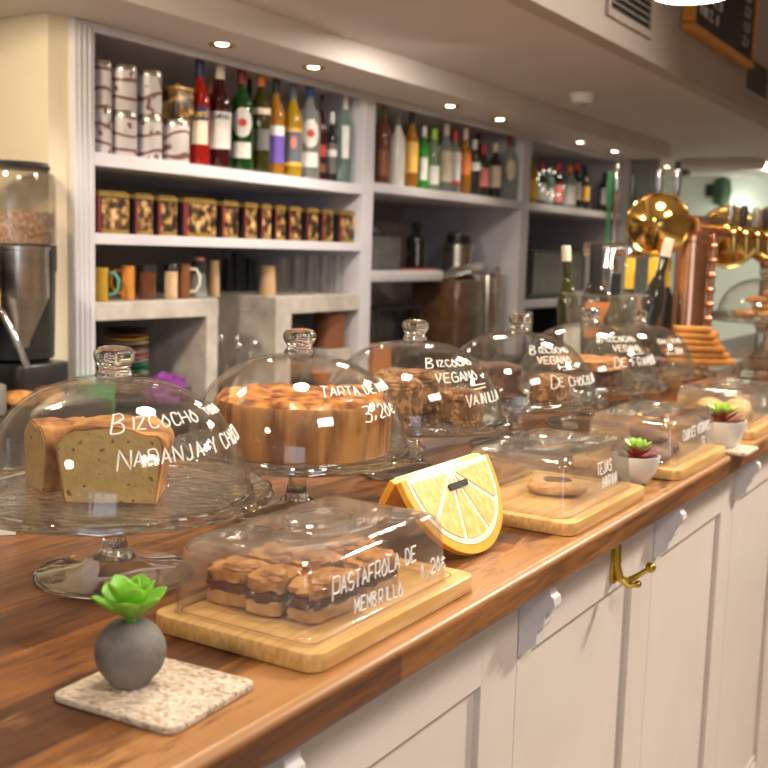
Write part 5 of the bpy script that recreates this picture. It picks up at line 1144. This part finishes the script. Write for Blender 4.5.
grille(4.93, 5.40, 2.15, 2.33, 'dark slatted air grille on the bulkhead beyond the chalkboard')
# chalkboard
t = thing('chalkboard', (-1.185, 4.45, 2.245), 'chalkboard menu in an orange wooden frame hung on the bulkhead', 'chalkboard')
pm('frame_orange', (.80, .36, .05), (.68, .28, .03), scale=14, rough=.4, stretch=(1, 1, 6)); pm('slate', (.045, .035, .03), (.07, .055, .05), scale=8, rough=.8); pm('chalk', (.75, .72, .68), (.55, .52, .5), scale=90, rough=.9)
a = .46; MB().box(-.043, -.006, -a + .02, a - .02, .02, .62).build('board', 'slate', t, smooth=False)
mb = MB(); mb.box(-.045, 0, -a, a, 0, .024); mb.box(-.045, 0, -a, a, .612, .64); mb.box(-.045, 0, -a, -a + .028, .028, .612); mb.box(-.045, 0, a - .028, a, .028, .612); mb.build('frame', 'frame_orange', t, smooth=False, bevel=.003)
rows = [('CAFE SOLO  1,10e', .50), ('CAFE CON 1,20e', .44), ('ZUMO DE NAR 2,3', .38), ('UNO    2,00e', .31), ('TE  GALLET 1,7', .25), ('LUNES  3,00', .19), ('UNO    0,30', .13), ('VINO 2,50', .07)]
mb = ink([(tx, -.38, z, .036, 40 + k) for k, (tx, z) in enumerate(rows)], lambda u, v: (-.0045, u, v), .0028); mb.build('chalk_lettering', 'chalk', t)
mb = ink([(tx, .27, z, .034, 60 + k) for k, (tx, z) in enumerate([('3,1', .50), ('2,2', .44), ('2,0', .38), ('1,7', .31), ('3,0', .25), ('2,2', .19), ('1,3', .13), ('2,1', .07)])], lambda u, v: (-.0045, u, v), .0028); mb.build('chalk_lettering', 'chalk', t)
# pendant lamps over the bar
def pendant(x, y, z, lb, power):
    t = thing('pendant_lamp', (x, y, z), lb, 'pendant lamp', 'white pendant lamps over the bar')
    n = 36; pr = [(.092, 0), (.093, .004), (.085, .04), (.06, .075), (.025, .092), (.012, .11), (.001, .112)]
    mb = MB(); mb.rings([[(r * math.cos(2 * PI * i / n), r * math.sin(2 * PI * i / n), q) for i in range(n)] for r, q in pr + [(max(r - .003, .0005), q - .003 if q > .01 else q) for r, q in reversed(pr)]], close=True); mb.build('shade', 'white_plastic', t)
    MB().lathe([(0, -.004), (.06, -.002), (.086, .004), (.084, .008), (0, .008)], 36).build('diffuser', 'lamp_white', t)
    MB().tube([(0, 0, .112), (0, 0, 3.0 - z - .02)], .003, 8).build('cord', 'black_plastic', t); MB().lathe([(0, 3.0 - z - .025), (.05, 3.0 - z - .025), (.05, 3.0 - z - .0005), (0, 3.0 - z - .0005)], 24).build('ceiling_rose', 'white_plastic', t)
    l = bpy.data.lights.new('pendant_light', 'SPOT'); l.energy = power; l.color = (1.0, .84, .62); l.spot_size = 2.7; l.spot_blend = .5; l.shadow_soft_size = .085
    o = bpy.data.objects.new('pendant_light', l); COL.objects.link(o); o.parent = t; o.location = (0, 0, -.012)
pendant(-.80, 2.66, 2.045, 'white pendant lamp glowing over the middle of the bar', 22)
pendant(-.80, 1.15, 2.045, 'white pendant lamp over the apple tart', 20)
pendant(-.80, -.30, 2.045, 'white pendant lamp over the near end of the bar', 14)
# unseen ceiling panels added to carry the customer-room area lights
for x, y, s, lb in ((.75, 3.6, .5, 'square ceiling lamp over the customer side, middle'), (.9, .6, .7, 'added square panel carrying the fill light over the customer side, near'), (.4, 6.8, .7, 'square ceiling lamp over the customer side, far')):
    o = MB().box(-s / 2, s / 2, -s / 2, s / 2, 0, .05).build('ceiling_lamp', 'white_plastic', smooth=False, bevel=.004); o.location = (x, y, 2.9495); tag(o, lb, 'ceiling lamp')
# far ceiling unit and small speaker
t = thing('ceiling_unit', (-1.95, 7.5, 2.0825), 'wide beige air unit hanging under the far aisle ceiling', 'air conditioner')
MB().prism(rrect(-.25, .25, -.2, .2, .02), -.06, 0, .01).build('body', 'ceiling_paint', t); MB().lathe([(0, -.10), (.05, -.095), (.055, -.06), (.055, 0), (0, 0)], 24, c=(-.29, 0, 0)).build('camera_dome', 'grey_plastic', t)
q = ony(722, 192, 8.93)
t = thing('wall_lamp', (q.x, 8.999, q.z), 'dark green oval lamp on the pale end wall', 'wall lamp')
MB().lathe([(0, -.12), (.06, -.10), (.075, 0), (.06, .10), (0, .12)], 28, c=(0, -.07, 0), sy=.5).build('shade', pm('dark_green', (.03, .07, .03), (.05, .10, .05), rough=.4), t); MB().tube([(0, 0, 0), (0, -.04, 0)], .015, 8).build('arm', 'black_plastic', t)
l = bpy.data.lights.new('wall_lamp_glow', 'POINT'); l.energy = 1.0; l.color = (.95, 1, .86); l.shadow_soft_size = .03; o = bpy.data.objects.new('wall_lamp_glow', l); COL.objects.link(o); o.parent = t; o.location = (.12, -.12, -.14)
q = ony(708, 190, 8.93); o = MB().box(-.03, .03, -.05, 0, -.05, .05).build('wall_speaker', 'black_plastic', smooth=False, bevel=.008); o.location = (q.x, 8.999, q.z); tag(o, 'small black speaker on the end wall next to the oval lamp', 'speaker')
